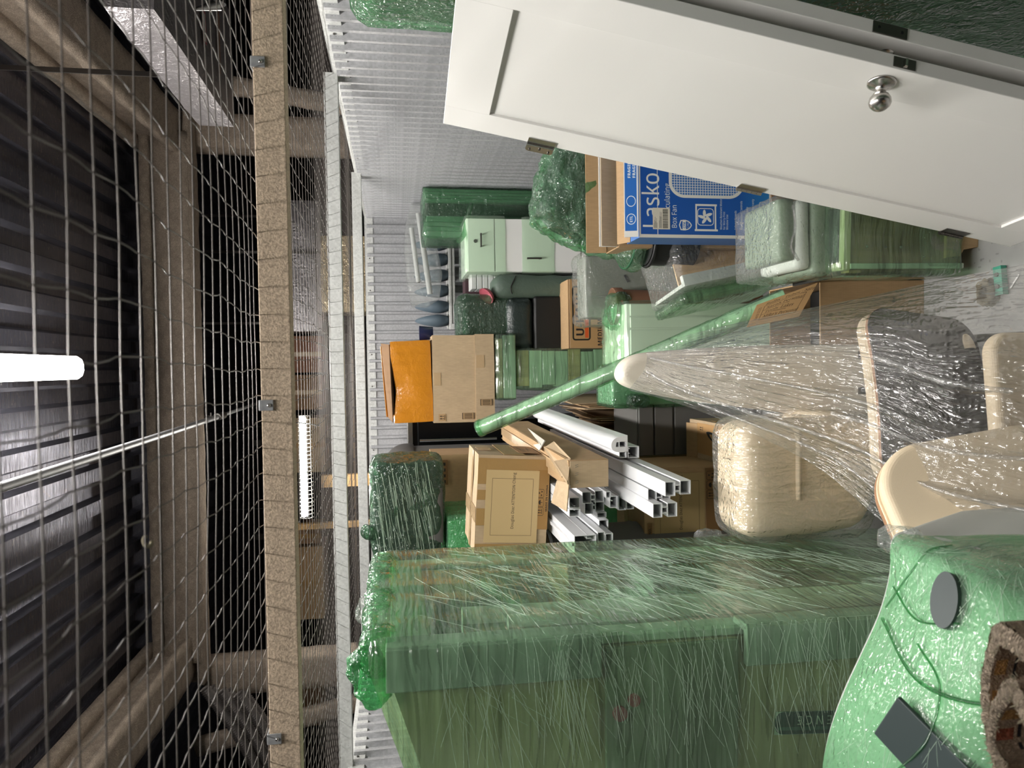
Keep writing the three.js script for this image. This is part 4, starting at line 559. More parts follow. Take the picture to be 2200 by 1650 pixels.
// ---------- furniture and bundles at the back right ----------
{ // seat pads on a white bench rail
  const Z = 6.32, r0 = at(971, 488, Z), r1 = at(971, 702, Z), w = r0.x - r1.x, t = thing('bench_frame', 'slim white metal bench frame near the back wall', 'bench', [(r0.x + r1.x) / 2, 0, -Z - 0.2]), top = at(964, 600, Z).y;
  part(t, 'front_rail', merge([rb(w, 0.024, 0.03, 0.004).translate(0, top - 0.012, 0.2), rb(w, 0.018, 0.02, 0.003).translate(0, top - 0.045, 0.2), rb(w, 0.01, 0.012, 0.002).translate(0, top - 0.03, 0.195)]), M.beam); part(t, 'rear_rail', rb(w, 0.055, 0.03, 0.004).translate(0, top - 0.03, -0.15), M.beam);
  part(t, 'end_bracket', rb(0.05, 0.16, 0.05, 0.004).translate(-w / 2 - 0.0, top - 0.08, 0.2), M.beam); for (const [x, z] of [[-1, 0.2], [1, 0.2], [-1, -0.15], [1, -0.15]]) part(t, 'leg', rb(0.04, top - 0.06, 0.04, 0.004).translate(x * (w / 2 - 0.03), (top - 0.06) / 2, z), M.beam);
  let g = new THREE.SphereGeometry(1, 28, 20); const p = g.attributes.position; for (let i = 0; i < p.count; i++) { let [x, y, z] = [p.getX(i), p.getY(i), p.getZ(i)]; const k = y > 0 ? 1 - 0.35 * y : 1; p.setXYZ(i, x * k * 0.057, y > 0 ? y * 0.2 : Math.max(y * 0.14, -0.1), z * 0.16); } g.translate(0, 0.1, 0); g = uvBox(g); 
  const L = ['slate blue seat pad on the bench, nearest the green panels', 'slate blue seat pad, second from the green panels', 'slate blue seat pad standing behind the ends of the bagged rods', 'slate blue seat pad, fourth from the green panels', 'slate blue seat pad, second from the free end of the bench', 'slate blue seat pad at the free end of the bench'];
  [519, 553, 588, 621, 657, 687].forEach((y, i) => { const q = at(960, y, Z), o = one('seat_pad', L[i], 'pad', g, M.slate, [q.x, top + 0.001, -Z - 0.12 - (i % 2) * 0.02], [0, 0, i < 4 ? 0.05 : 0], 'slate seat pads on the bench'); });
  one('blue_mug', 'small dark blue cup below the last seat pad', 'cup', new THREE.LatheGeometry([[0, 0], [0.045, 0], [0.055, 0.1], [0.05, 0.1], [0.042, 0.01], [0, 0.008]].map((p) => new THREE.Vector2(...p)), 24), std(lin(0.02, 0.025, 0.08), 0.3), [at(935, 712, 5.05).x, at(943, 712, 5.05).y + 0.03, -5.3]);
}
{ // bagged rods
  const Z = 6.0, P = (x, y, z = Z) => at(x, y, z), c = P(910, 550), t = thing('bagged_rods', 'two pale rods in a clear plastic bag lying against the seat pads', 'rods', c.toArray()), l = (a) => a.sub(c);
  part(t, 'rod', stick(l(P(899, 458)), l(P(924, 632)), 0.023, 16), M.greyPale); part(t, 'rod', stick(l(P(884, 490, 6.05)), l(P(899, 606, 6.05)), 0.02, 16), M.greyPale); part(t, 'rod_end', stick(l(P(898, 598, 6.05)), l(P(899.5, 608, 6.05)), 0.012, 12), M.steelDark);
  const o = [[886, 442], [908, 440], [920, 490], [935, 540], [944, 590], [938, 640], [915, 655], [888, 652], [878, 600], [874, 540], [876, 490]].map(([x, y]) => { const q = l(P(x, y)); return [q.x, q.y]; });
  let g = prism(o, 0.1, 0.02).translate(0, 0, -0.07); g = keep(g); part(t, 'bag', cellify(g, 0.006), M.filmClear);
}
function cellify(g, amp) { g = uvBox(g); const p = g.attributes.position; for (let i = 0; i < p.count; i++) p.setXYZ(i, p.getX(i) + amp * n3(p.getX(i) * 30, p.getY(i) * 30, 2), p.getY(i) + amp * n3(p.getX(i) * 30, p.getY(i) * 30, 5), p.getZ(i) + amp * 2 * n3(p.getX(i) * 30, p.getY(i) * 30, p.getZ(i) * 30)); g.computeVertexNormals(); return g; }
{ // tall green boards
  const Z = 5.42, top = at(911, 450, Z).y, ys = [396, 403, 410, 417, 424, 453, 466, 476, 486, 498], t = thing('wrapped_boards', 'tall boards bound in dark green film standing against the right wall', 'boards', [at(950, 448, Z).x - 0.03, 0, -Z - 0.25]);
  for (let i = 0; i + 1 < ys.length; i++) { const a = at(1000, ys[i], Z).x, b = at(1000, ys[i + 1], Z).x, set = i === 4 ? 0.06 : i > 4 ? 0.03 : 0; part(t, 'board', rb(a - b - 0.003, top - 0.01 * (i % 3), 0.46 - set, 0.004).translate((a + b) / 2 - t.position.x - 0.03, (top - 0.01 * (i % 3)) / 2, -set / 2), i === 4 ? M.olive : M.paleGreen); }
  const w = at(1000, 395, Z).x - at(1000, 500, Z).x; part(t, 'stretch_film', wrap(w + 0.02, top + 0.01, 0.5, 11, 0.006, 0.02, 0.05).translate(at(1000, 448, Z).x - t.position.x - 0.03, top / 2 + 0.006, 0), M.filmDark);
  const a = at(1018, 440, 5.05), b = at(975, 530, 5.05); part(t, 'film_tail', tubeOf([at(1012, 438, 5.3), at(1004, 470, 5.2), at(996, 505, 5.1), at(984, 520, 5.08)].map((p) => p.sub(t.position)), 0.018, 24, 6), M.filmGreen);
}
{ // white locker
  const Z = 5.1, q = rect(1002, 471, 1268, 585, Z), D = 0.45, t = thing('white_locker', 'white drawer and door cabinet with dark handles, banded in green film', 'cabinet', [q.cx, 0, -Z - D / 2]), y = (px) => at(px, 528, Z).y, f = D / 2;
  part(t, 'carcass', rb(q.w, q.t, D, 0.004).translate(0, q.t / 2, 0), M.white); const face = (n, a, b, in0 = 0.004) => { const o = part(t, n, rb(q.w - 0.008, y(a) - y(b) - 0.004, 0.016, 0.003), M.white, [0, (y(a) + y(b)) / 2, f + 0.009]); return o; };
  const dr = face('drawer', 1004, 1062), dr2 = face('door', 1063, 1246); part(t, 'plinth', rb(q.w + 0.01, y(1250) - y(1272), 0.03, 0.003), M.white, [0, (y(1250) + y(1272)) / 2, f + 0.01]);
  const wx = (py) => at(1030, py, Z).x - q.cx; part(dr, 'handle', merge([rb(0.1, 0.012, 0.012, 0.004).translate(0, 0, 0.03), rb(0.01, 0.01, 0.03).translate(-0.042, 0, 0.015), rb(0.01, 0.01, 0.03).translate(0.042, 0, 0.015)]), M.steelDark, [wx(518), y(1032) - dr.position.y, 0.008]);
  part(dr, 'lock', new THREE.CylinderGeometry(0.013, 0.013, 0.01, 20).rotateX(Math.PI / 2), M.steelDark, [wx(519), y(1021) - dr.position.y, 0.01]);
  part(dr2, 'handle', merge([rb(0.012, 0.11, 0.012, 0.004).translate(0, 0, 0.03), rb(0.01, 0.01, 0.03).translate(0, 0.045, 0.015), rb(0.01, 0.01, 0.03).translate(0, -0.045, 0.015)]), M.steelDark, [wx(556), y(1145) - dr2.position.y, 0.008]);
  part(t, 'stretch_film', wrap(q.w + 0.035, y(998) - y(1085), D + 0.06, 12, 0.004, 0.015, 0.03).translate(0, (y(998) + y(1085)) / 2, 0), M.filmLight); part(t, 'stretch_film', wrap(q.w + 0.03, y(1120) - y(1190), D + 0.055, 13, 0.004, 0.015, 0.03).translate(0, (y(1120) + y(1190)) / 2, 0), M.filmLight);
}
{ // dark wrapped armchair and its neighbour, books and bowl
  let Z = 5.0, q = rect(1062, 586, 1228, 640, Z), t = thing('wrapped_cushion', 'smooth olive cushion in dark film beside the white locker', 'cushion', [q.cx, 0, -Z - 0.25]); part(t, 'cushion', cell(q.w, q.t, 0.45, 0.04, rough(0.012, 6, 5), 0, 0.07).translate(0, q.t / 2, 0), M.olive); part(t, 'seam', tubeOf([V(-q.w / 2 + 0.03, q.t - 0.13, 0.228), V(-0.02, q.t - 0.12, 0.235), V(q.w / 2 - 0.02, q.t - 0.16, 0.228)], 0.004, 20, 6), M.black);
  Z = 4.85; q = rect(1000, 628, 1234, 758, Z); t = thing('leather_armchair', 'black tufted leather armchair wrapped in crumpled dark film', 'chair', [q.cx, 0, -Z - 0.3]); const hB = q.t, mid = at(1085, 690, Z).y;
  part(t, 'backrest', cell(q.w, hB - mid + 0.1, 0.24, 0.03, rough(0.012, 8, 7), 0, 0.06).translate(0, (hB + mid - 0.1) / 2, -0.12), M.leather); part(t, 'seat', cell(q.w * 0.96, 0.2, 0.36, 0.03, (a, n) => { a.addScaledVector(n, -0.018 * Math.max(0, 1 - 6 * Math.hypot((a.x % 0.16), (a.z % 0.16)))); }, 0, 0.06).translate(0, mid - 0.14, -0.06), M.leather); part(t, 'base', rb(q.w * 0.96, mid - 0.24, 0.36, 0.02).translate(0, (mid - 0.24) / 2, -0.06), M.black);
  part(t, 'stretch_film', wrap(q.w + 0.03, hB - mid + 0.22, 0.34, 15, 0.012, 0.06, 0.03).translate(0, (hB + mid - 0.16) / 2, -0.1), M.filmDark);
  Z = 5.25; q = rect(1012, 586, 1073, 621, Z); t = thing('maroon_carton', 'dark maroon carton behind the grey binders', 'box', [q.cx - 0.01, 0, -5.6]); part(t, 'body', carton(0.3, q.t + 0.02, 0.22, 5).translate(0, (q.t + 0.02) / 2, 0), std(lin(0.05, 0.022, 0.028), 0.8)); part(t, 'ledge', rb(0.26, q.b, 0.3, 0.004).translate(0, q.b / 2, 0.22), M.black);
  const n = 5, h = q.h / n; for (let i = 0; i < n; i++) one('binder', ['lowest grey binder in the small stack by the locker', 'grey binder second from the bottom of the stack', 'middle grey binder of the small stack', 'grey binder second from the top of the stack', 'topmost grey binder of the small stack'][i], 'binder', rb(q.w, h - 0.003, 0.2, 0.006), M.greyPale, [q.cx, q.b + h * (i + 0.5), -Z - 0.1], null, 'grey binders by the locker');
  q = at(1045, 628, 5.15); one('pink_bowl', 'dusty pink bowl tipped beside the grey binders', 'bowl', new THREE.LatheGeometry([[0, 0], [0.03, 0.002], [0.055, 0.02], [0.066, 0.045], [0.061, 0.045], [0.05, 0.024], [0, 0.008]].map((p) => new THREE.Vector2(...p)), 30), M.pink, [q.x - 0.01, q.y - 0.02, -5.1], [0.5, 0, 0.6]);
}
{ // clear-wrapped panel and the terracotta item under it
  const Z = 4.15, q = rect(1262, 545, 1404, 690, Z), t = thing('clear_wrapped_panel', 'grey panel in loose crumpled clear film below the locker', 'panel', [q.cx, 0, -Z - 0.15]); part(t, 'panel', rb(q.w * 0.92, q.t, 0.2, 0.01).translate(0.01, q.t / 2, 0), std(lin(0.23, 0.25, 0.21), 0.5)); part(t, 'bolt', rb(0.05, 0.012, 0.012, 0.003), M.black, [0.06, q.t - 0.26, 0.105], [0, 0, 0.5]);
  part(t, 'clear_film', cell(q.w + 0.03, q.h + 0.1, 0.3, 0.025, crush(0.02, 10, 4), 0, 0.04).translate(0, q.t - q.h / 2 - 0.03, 0.02), M.filmClear); part(t, 'film_fold', tubeOf([V(-0.06, q.t - 0.02, 0.18), V(-0.055, q.t - 0.2, 0.19), V(-0.06, q.t - 0.34, 0.18)], 0.008, 20, 6), M.filmClear);
  const p = at(1330, 668, 3.98), o = thing('terracotta_pot', 'terracotta pot tied in green film beside the pale wrapped cabinet', 'pot', [p.x + 0.03, 0, -4.02]); part(o, 'pot', new THREE.LatheGeometry([[0, 0], [0.07, 0], [0.1, p.y - 0.02], [0.11, p.y - 0.02], [0.11, p.y + 0.03], [0.1, p.y + 0.03], [0.09, p.y - 0.04], [0, p.y - 0.05]].map((a) => new THREE.Vector2(...a)), 28), M.rust); part(o, 'film', cell(0.2, 0.12, 0.2, 0.02, crush(0.02, 20, 3), 0, 0.05).translate(-0.03, p.y + 0.0, 0.01), M.filmGreen);
}
{ // pale wrapped cabinet and its low neighbour
  const Z = 3.82, q = rect(1346, 652, 1660, 782, Z), D = 0.42, t = thing('pale_cabinet', 'pale cabinet with two front seams wrapped in light green film', 'cabinet', [q.cx, 0, -Z - D / 2]), fx = (py) => at(1420, py, Z).x - q.cx;
  part(t, 'carcass', rb(q.w, q.t, D, 0.004).translate(0, q.t / 2, 0), M.white); for (const [a, b] of [[653, 679], [681, 704], [708, 780]]) part(t, 'front_panel', rb(fx(a) - fx(b) - 0.002, q.t - 0.03, 0.014, 0.003), M.white, [(fx(a) + fx(b)) / 2, q.t / 2 - 0.005, D / 2 + 0.007]);
  part(t, 'stretch_film', wrap(q.w + 0.035, q.t + 0.012, D + 0.07, 17, 0.004, 0.012, 0.035).translate(0, q.t / 2 + 0.008, 0), M.filmLight); part(t, 'bunched_film', cell(q.w, 0.03, D * 0.8, 0.02, crush(0.014, 18, 7), 0, 0.012).translate(0, q.t + 0.012, 0), M.filmLight);
  const r = rect(1316, 788, 1366, 872, 3.95), o = thing('wrapped_bundle', 'narrow bundle in green film left of the pale cabinet', 'bundle', [r.cx, 0, -4.12]); part(o, 'core', rb(r.w, r.t, 0.3, 0.02).translate(0, r.t / 2, 0), M.greyPale); part(o, 'stretch_film', wrap(r.w + 0.025, r.t + 0.005, 0.33, 19, 0.008, 0.02, 0.03).translate(0, r.t / 2, 0), M.filmGreen); part(o, 'film_tail', cell(0.06, 0.12, 0.08, 0.015, crush(0.015, 20, 2), 0, 0.025), M.filmDark, [-r.w / 2 + 0.03, r.b, 0.2]);
}
{ // leaning tube
  const a = at(1029, 921, 3.62), b = at(1690, 640, 2.82), t = thing('wrapped_tube', 'long roll wrapped in green film leaning across the middle of the unit', 'roll', a.toArray()), d = b.clone().sub(a), L = d.length(), Q = new THREE.Quaternion().setFromUnitVectors(V(0, -1, 0), d.clone().normalize());
  const G = (g) => uvBox(g.translate(0, -L / 2, 0).applyQuaternion(Q)); part(t, 'roll', G(new THREE.CylinderGeometry(0.034, 0.037, L, 24)), M.paleGreen);
  const c = new THREE.CylinderGeometry(0.041, 0.044, L * 0.995, 28, 90); const p = c.attributes.position; for (let i = 0; i < p.count; i++) { const k = 1 + 0.05 * (1 - 2 * Math.abs(n3(p.getX(i) * 40, p.getY(i) * 14, p.getZ(i) * 40))); p.setXYZ(i, p.getX(i) * k, p.getY(i), p.getZ(i) * k); } c.computeVertexNormals(); part(t, 'stretch_film', G(c), M.filmStretch);
  part(t, 'end_cap', G(new THREE.CylinderGeometry(0.045, 0.045, 0.022, 28).translate(0, L / 2 - 0.01, 0)), M.filmGreen); const lab = part(t, 'paper_tag', G(new THREE.CylinderGeometry(0.0362, 0.0366, 0.1, 24, 1, true, 0, 2).translate(0, L / 2 - 0.34, 0)), M.white);
}
{ // dark fridge, wrapped case and what they stand on
  let Z = 6.0, q = rect(876, 905, 1010, 995, Z), t = thing('steel_fridge', 'dark fridge with a long steel handle against the back wall', 'fridge', [q.cx, 0, -Z - 0.3]); part(t, 'carcass', rb(q.w, q.t - 0.01, 0.5, 0.01).translate(0, q.t / 2 - 0.005, -0.04), M.black); const d = part(t, 'door', rb(q.w, q.t - 0.06, 0.05, 0.012).translate(0, q.t / 2 - 0.05, 0.25), M.blackGloss); part(d, 'handle', merge([stick(V(0.02, q.t - 0.1, 0.32), V(0.02, q.t - 0.75, 0.32), 0.012, 14), stick(V(0.02, q.t - 0.16, 0.27), V(0.02, q.t - 0.16, 0.32), 0.01), stick(V(0.02, q.t - 0.7, 0.27), V(0.02, q.t - 0.7, 0.32), 0.01)]), M.steel); part(t, 'top_trim', rb(q.w + 0.01, 0.045, 0.56, 0.006).translate(0, q.t - 0.022, 0), M.steel);
  Z = 3.95; q = rect(797, 993, 957, 1214, Z); t = thing('wrapped_suitcase', 'bulky dark case in black green film piled high on the left', 'case', [q.cx, q.b, -Z - 0.25]); part(t, 'case', cell(q.w * 0.94, q.h * 0.95, 0.46, 0.04, rough(0.02, 5, 3), 0, 0.07).translate(0, q.h / 2, 0), M.leather); part(t, 'grey_panel', cell(q.w * 0.55, 0.12, 0.03, 0.03, null, 0, 0.012).translate(-0.02, q.h * 0.17, 0.235), M.greyPlastic); part(t, 'stretch_film', wrap(q.w, q.h, 0.5, 21, 0.016, 0.06, 0.028).translate(0, q.h / 2, 0), M.filmDark); part(t, 'bunched_film', cell(0.06, 0.09, 0.1, 0.012, crush(0.018, 22, 3), 0, 0.025), M.filmDark, [-0.1, q.h + 0.005, 0.2]);
  strands(t, 90, () => { const y0 = rr(0.05, q.h - 0.05), a = rr(-0.5, 0.2) * q.w, L = rr(0.1, 0.3); return [0, 0.5, 1].map((k) => V(clamp(a + L * k, -q.w / 2, q.w / 2), y0 + rr(-0.006, 0.006) + 0.03 * k, 0.262)); }, 0.0007);
  const s = rect(960, 1108, 1100, 1225, 3.92); t = thing('wrapped_stack', 'bright green wrapped boxes under the dark case', 'boxes', [s.cx - 0.02, 0, -4.18]); part(t, 'box', rb(s.w, s.t - 0.42, 0.42, 0.01).translate(0, (s.t - 0.42) / 2, 0), M.paleGreen); part(t, 'box', rb(s.w - 0.02, 0.4, 0.42, 0.01).translate(0, s.t - 0.21, 0), M.paleGreen); part(t, 'stretch_film', wrap(s.w + 0.03, s.t - 0.004, 0.46, 23, 0.01, 0.02, 0.03).translate(0, s.t / 2, 0), M.filmBright);
  const e = rect(930, 985, 1090, 1060, 4.5); t = thing('stamped_carton', 'dark kraft carton with stamped marks behind the dark case', 'box', [e.cx - 0.08, 0, -4.75]); part(t, 'body', carton(e.w + 0.2, e.t, 0.36, 6).translate(0, e.t / 2, 0), M.kraft); const tx = ctex(128, 64, (g, w, h) => { g.fillStyle = '#7d5b35'; g.fillRect(0, 0, w, h); g.fillStyle = '#1d140d'; for (let i = 0; i < 4; i++) for (let j = 0; j < 2; j++) g.fillRect(8 + i * 30, 8 + j * 28, 16, 16); }); part(t, 'print', printed(0.16, 0.08, tx), printMat(tx), [0.1, e.t - 0.06, 0.186]);
  const b = at(850, 1000, 5.3); t = thing('grey_dome', 'smooth grey dome peeking behind the dark case', 'lid', [b.x - 0.02, b.y - 0.08, -5.4]); part(t, 'dome', new THREE.SphereGeometry(0.17, 32, 20, 0, 6.3, 0, 1.9), M.greyPlastic); part(t, 'stand', stick(V(0, -b.y + 0.08, 0), V(0, 0, 0), 0.15, 24), M.greyPlastic);
}
{ // grey drawer unit and flattened cartons
  const Z = 4.0, q = rect(1368, 848, 1640, 975, Z), D = 0.45, t = thing('drawer_unit', 'dark grey three-drawer unit behind the white profiles', 'drawers', [q.cx, 0, -Z - D / 2]), y = (p) => at(p, 910, Z).y; part(t, 'carcass', rb(q.w, q.t, D, 0.006).translate(0, q.t / 2, 0), M.greyPlastic); [[1370, 1402], [1404, 1444], [1447, 1620]].forEach(([a, b], i) => part(t, 'drawer', rb(q.w - 0.004, y(a) - y(b) - 0.003, 0.02, 0.006), M.greyPlastic, [0, (y(a) + y(b)) / 2, D / 2 + 0.01 - i * 0.002]));
  const n = 16, t2 = []; for (let i = 0; i < n; i++) { const yy = 862 + i * 5.4, a = at(1225 + i * 6 + (i % 3) * 9, yy, 4.6), w = 0.75, o = one('flattened_carton', ['first', 'second', 'third', 'fourth', 'fifth', 'sixth', 'seventh', 'eighth', 'ninth', 'tenth', 'eleventh', 'twelfth', 'thirteenth', 'fourteenth', 'fifteenth', 'sixteenth'][i] + ' flattened carton on edge, counted from the pale wrapped cabinet towards the white profiles', 'cardboard', rb(0.006, a.y, w, 0.002).translate(0, a.y / 2, 0), i % 3 ? M.kraft : M.kraftLight, [a.x, 0, -4.55 - w / 2 + (i % 4) * 0.04], [0, 0.05 * ((i % 5) - 2) * 0.4, 0], 'flattened cartons by the grey drawers'); }
}

// ---------- white profiles and their carton ----------
{
  const tube = (w, h, th = 0.0022) => { const s = new THREE.Shape([[-w, -h], [w, -h], [w, h], [-w, h]].map((p) => new THREE.Vector2(p[0] / 2, p[1] / 2))), i = new THREE.Path([[-w / 2 + th, -h / 2 + th], [-w / 2 + th, h / 2 - th], [w / 2 - th, h / 2 - th], [w / 2 - th, -h / 2 + th]].map((p) => new THREE.Vector2(...p))); s.holes.push(i); return s; };
  const ext = (s, L) => { const g = new THREE.ExtrudeGeometry(s, { depth: L, bevelEnabled: false, curveSegments: 14 }); return uvBox(g.translate(0, 0, -L)); };
  // boxes: [x0, y0, x1, y1] on the picture at depth Z; ends: where they start
  function profile(label, Z, cells, L, extra) {
    const rs = cells.map((c) => rect(...c, Z)), cx = rs.reduce((s, r) => s + r.cx, 0) / rs.length, cy = Math.min(...rs.map((r) => r.b)), t = thing('aluminium_profile', label, 'profile', [cx, cy, -Z], [0.012, -0.018, 0], 'white aluminium profiles');
    rs.forEach((r) => part(t, 'chamber', ext(tube(r.w, r.h), L).translate(r.cx - cx, r.cy - cy, 0), M.whiteAlu));
    for (let i = 0; i + 1 < rs.length; i++) { const a = rs[i], b = rs[i + 1], gap = Math.max(0.002, a.b - b.t); if (gap < 0.05 && Math.abs(a.cx - b.cx) < a.w) part(t, 'rib', merge([bx(0.003, gap + 0.004, L, a.w * 0.2, (a.b + b.t) / 2 - cy, -L / 2), bx(0.003, gap + 0.004, L, -a.w * 0.2, (a.b + b.t) / 2 - cy, -L / 2)]).translate((a.cx + b.cx) / 2 - cx, 0, 0), M.whiteAlu); }
    if (extra) extra(t, rs, cx, cy); return t;
  }
  profile('long white twin-chamber profile reaching furthest forward over the cartons', 2.5, [[1429, 1035, 1451, 1066], [1461, 1032, 1484, 1062]], 1.9);
  profile('white twin-chamber profile just left of the foremost one', 2.6, [[1403, 1082, 1423, 1112], [1434, 1080, 1455, 1110]], 1.8);
  profile('white profile tucked between the two foremost ones', 2.68, [[1392, 1050, 1411, 1077], [1422, 1050, 1440, 1076]], 1.7);
  profile('round-topped white profile lying rightmost beside the flattened cartons', 3.05, [[1349, 959, 1373, 984], [1330, 948, 1346, 984]], 1.75, (t, rs, cx, cy) => { const r = rect(1316, 941, 1350, 968, 3.05), s = new THREE.Shape(); s.moveTo(-r.w * 0.6, 0); s.lineTo(r.w * 0.7, 0); s.lineTo(r.w * 0.6, r.h * 0.5); s.bezierCurveTo(r.w * 0.5, r.h, 0, r.h * 1.1, -r.w * 0.3, r.h); s.bezierCurveTo(-r.w * 0.7, r.h * 0.9, -r.w * 0.65, r.h * 0.4, -r.w * 0.6, 0); const h = new THREE.Path([[-0.012, 0.006], [0.012, 0.006], [0.01, r.h * 0.7], [-0.012, r.h * 0.75]].map((p) => new THREE.Vector2(...p))); s.holes.push(h); part(t, 'rounded_cap', ext(s, 1.75).translate(r.cx - cx, r.b - cy + 0.004, 0), M.whiteAlu); });
  const Z = 2.95, inner = [[[1223, 1069, 1245, 1092], [1223, 1094, 1247, 1110]], [[1251, 1057, 1270, 1082], [1278, 1054, 1297, 1079]], [[1256, 1080, 1274, 1104], [1279, 1076, 1298, 1099]], [[1310, 1066, 1327, 1091], [1302, 1056, 1312, 1070]], [[1329, 1064, 1345, 1096], [1346, 1064, 1362, 1094]], [[1283, 1101, 1303, 1112], [1287, 1117, 1307, 1136]]];
  const IL = ['white-edged profile end at the left inside the long carton', 'upper paired profile ends in the middle of the long carton', 'lower paired profile ends in the middle of the long carton', 'narrow profile end right below the long carton corner', 'outer profile end beneath the foremost white profile', 'dark profile end low under the long carton'];
  inner.forEach((c, i) => profile(IL[i], Z + 0.05 * (i % 3), c, 1.3));
  profile('wide white channel profile lowest of all beside the big green cabinet', 2.9, [[1234, 1150, 1281, 1197]], 1.4, (t, rs, cx, cy) => { const r = rs[0]; part(t, 'groove', ext(tube(r.w * 0.16, r.h * 0.16), 1.4).translate(0.01, r.h + 0.004, 0), M.whiteAlu); part(t, 'inner_clip', merge([bx(0.002, 0.02, 1.3, r.w * 0.32, r.h * 0.3, -0.66), bx(0.02, 0.002, 1.3, r.w * 0.4, r.h * 0.4, -0.66)]), M.whiteAlu); });
  profile('dark many-chambered profile end beside the wide channel', 2.92, [[1284, 1143, 1300, 1168], [1301, 1146, 1317, 1166], [1284, 1170, 1305, 1196], [1306, 1170, 1317, 1190]], 1.3);
  // the long carton over them
  const q = rect(1224, 989, 1307, 1047, 2.9), L = 1.75, t = thing('profile_carton', 'long narrow open carton with torn flaps lying over the white profiles', 'box', [q.cx, q.b, -2.9], [0.012, -0.018, 0]);
  part(t, 'end_wall', rb(q.w, q.h, 0.006, 0.002), M.kraftLight, [0, q.h / 2, 0]); part(t, 'top_panel', cell(q.w + 0.004, 0.006, L, 0.06, rough(0.004, 7, 2), 0.5), M.kraft, [0, q.h + 0.003, -L / 2]); part(t, 'right_wall', rb(0.006, q.h, L, 0.002), M.kraft, [q.w / 2, q.h / 2, -L / 2]); part(t, 'left_wall', rb(0.006, q.h * 0.6, L, 0.002), M.kraft, [-q.w / 2, q.h * 0.7, -L / 2 - 0.08]); part(t, 'bottom_panel', rb(q.w, 0.006, L, 0.002), M.kraftDark, [0, 0.003, -L / 2]);
  part(t, 'tape_strip', rb(0.05, 0.0015, L, 0.0006), M.tapeClear, [0.0, q.h + 0.0125, -L / 2]);
  for (let i = 0; i < 3; i++) for (const s of [-1, 1]) part(t, 'staple', rb(0.002, 0.014, 0.002, 0.0008), M.steel, [q.w * (-0.28 + i * 0.3) + s * 0.004, q.h * 0.83, 0.004], [0, 0, 0.25]);
  const P = (x, y, z) => at(x, y, z), lo = (a) => { const p = a.clone(); return t.worldToLocal(p); }; t.updateMatrixWorld();
  const fl = (name, m, label, ...c) => part(t, name, plate(c.map(lo), 0.005), m, null, null, label);
  fl('torn_flap', M.kraftLight, null, P(1206, 1025, 2.93), P(1226, 985, 2.93), P(1190, 948, 3.35), P(1168, 962, 3.35)); fl('torn_flap', M.kraftLight, null, P(1220, 1032, 2.86), P(1224, 1046, 2.9), P(1226, 984, 2.92), P(1192, 990, 2.95));
  fl('torn_flap', M.kraftLight, null, P(1217, 1099, 2.85), P(1222, 1038, 2.88), P(1196, 1032, 2.98), P(1184, 1080, 2.95));
  const tx = ctex(256, 128, (g, w, h) => { g.fillStyle = '#cfcac0'; g.fillRect(0, 0, w, h); g.strokeStyle = '#1b1613'; g.lineWidth = 5; g.beginPath(); g.ellipse(110, 34, 16, 26, 0, 0, 7); g.ellipse(150, 34, 16, 26, 0, 0, 7); g.stroke(); g.beginPath(); g.moveTo(20, 30); g.lineTo(60, 90); g.moveTo(190, 10); g.bezierCurveTo(150, 60, 180, 110, 120, 124); g.stroke(); });
  fl('white_label', printMat(tx), 'white label with a scrawl', P(1158, 968, 3.36), P(1170, 946, 3.4), P(1134, 920, 4.2), P(1124, 934, 4.2)); fl('torn_flap', M.kraft, null, P(1124, 938, 4.2), P(1136, 920, 4.25), P(1122, 915, 4.5), P(1112, 938, 4.5));
}

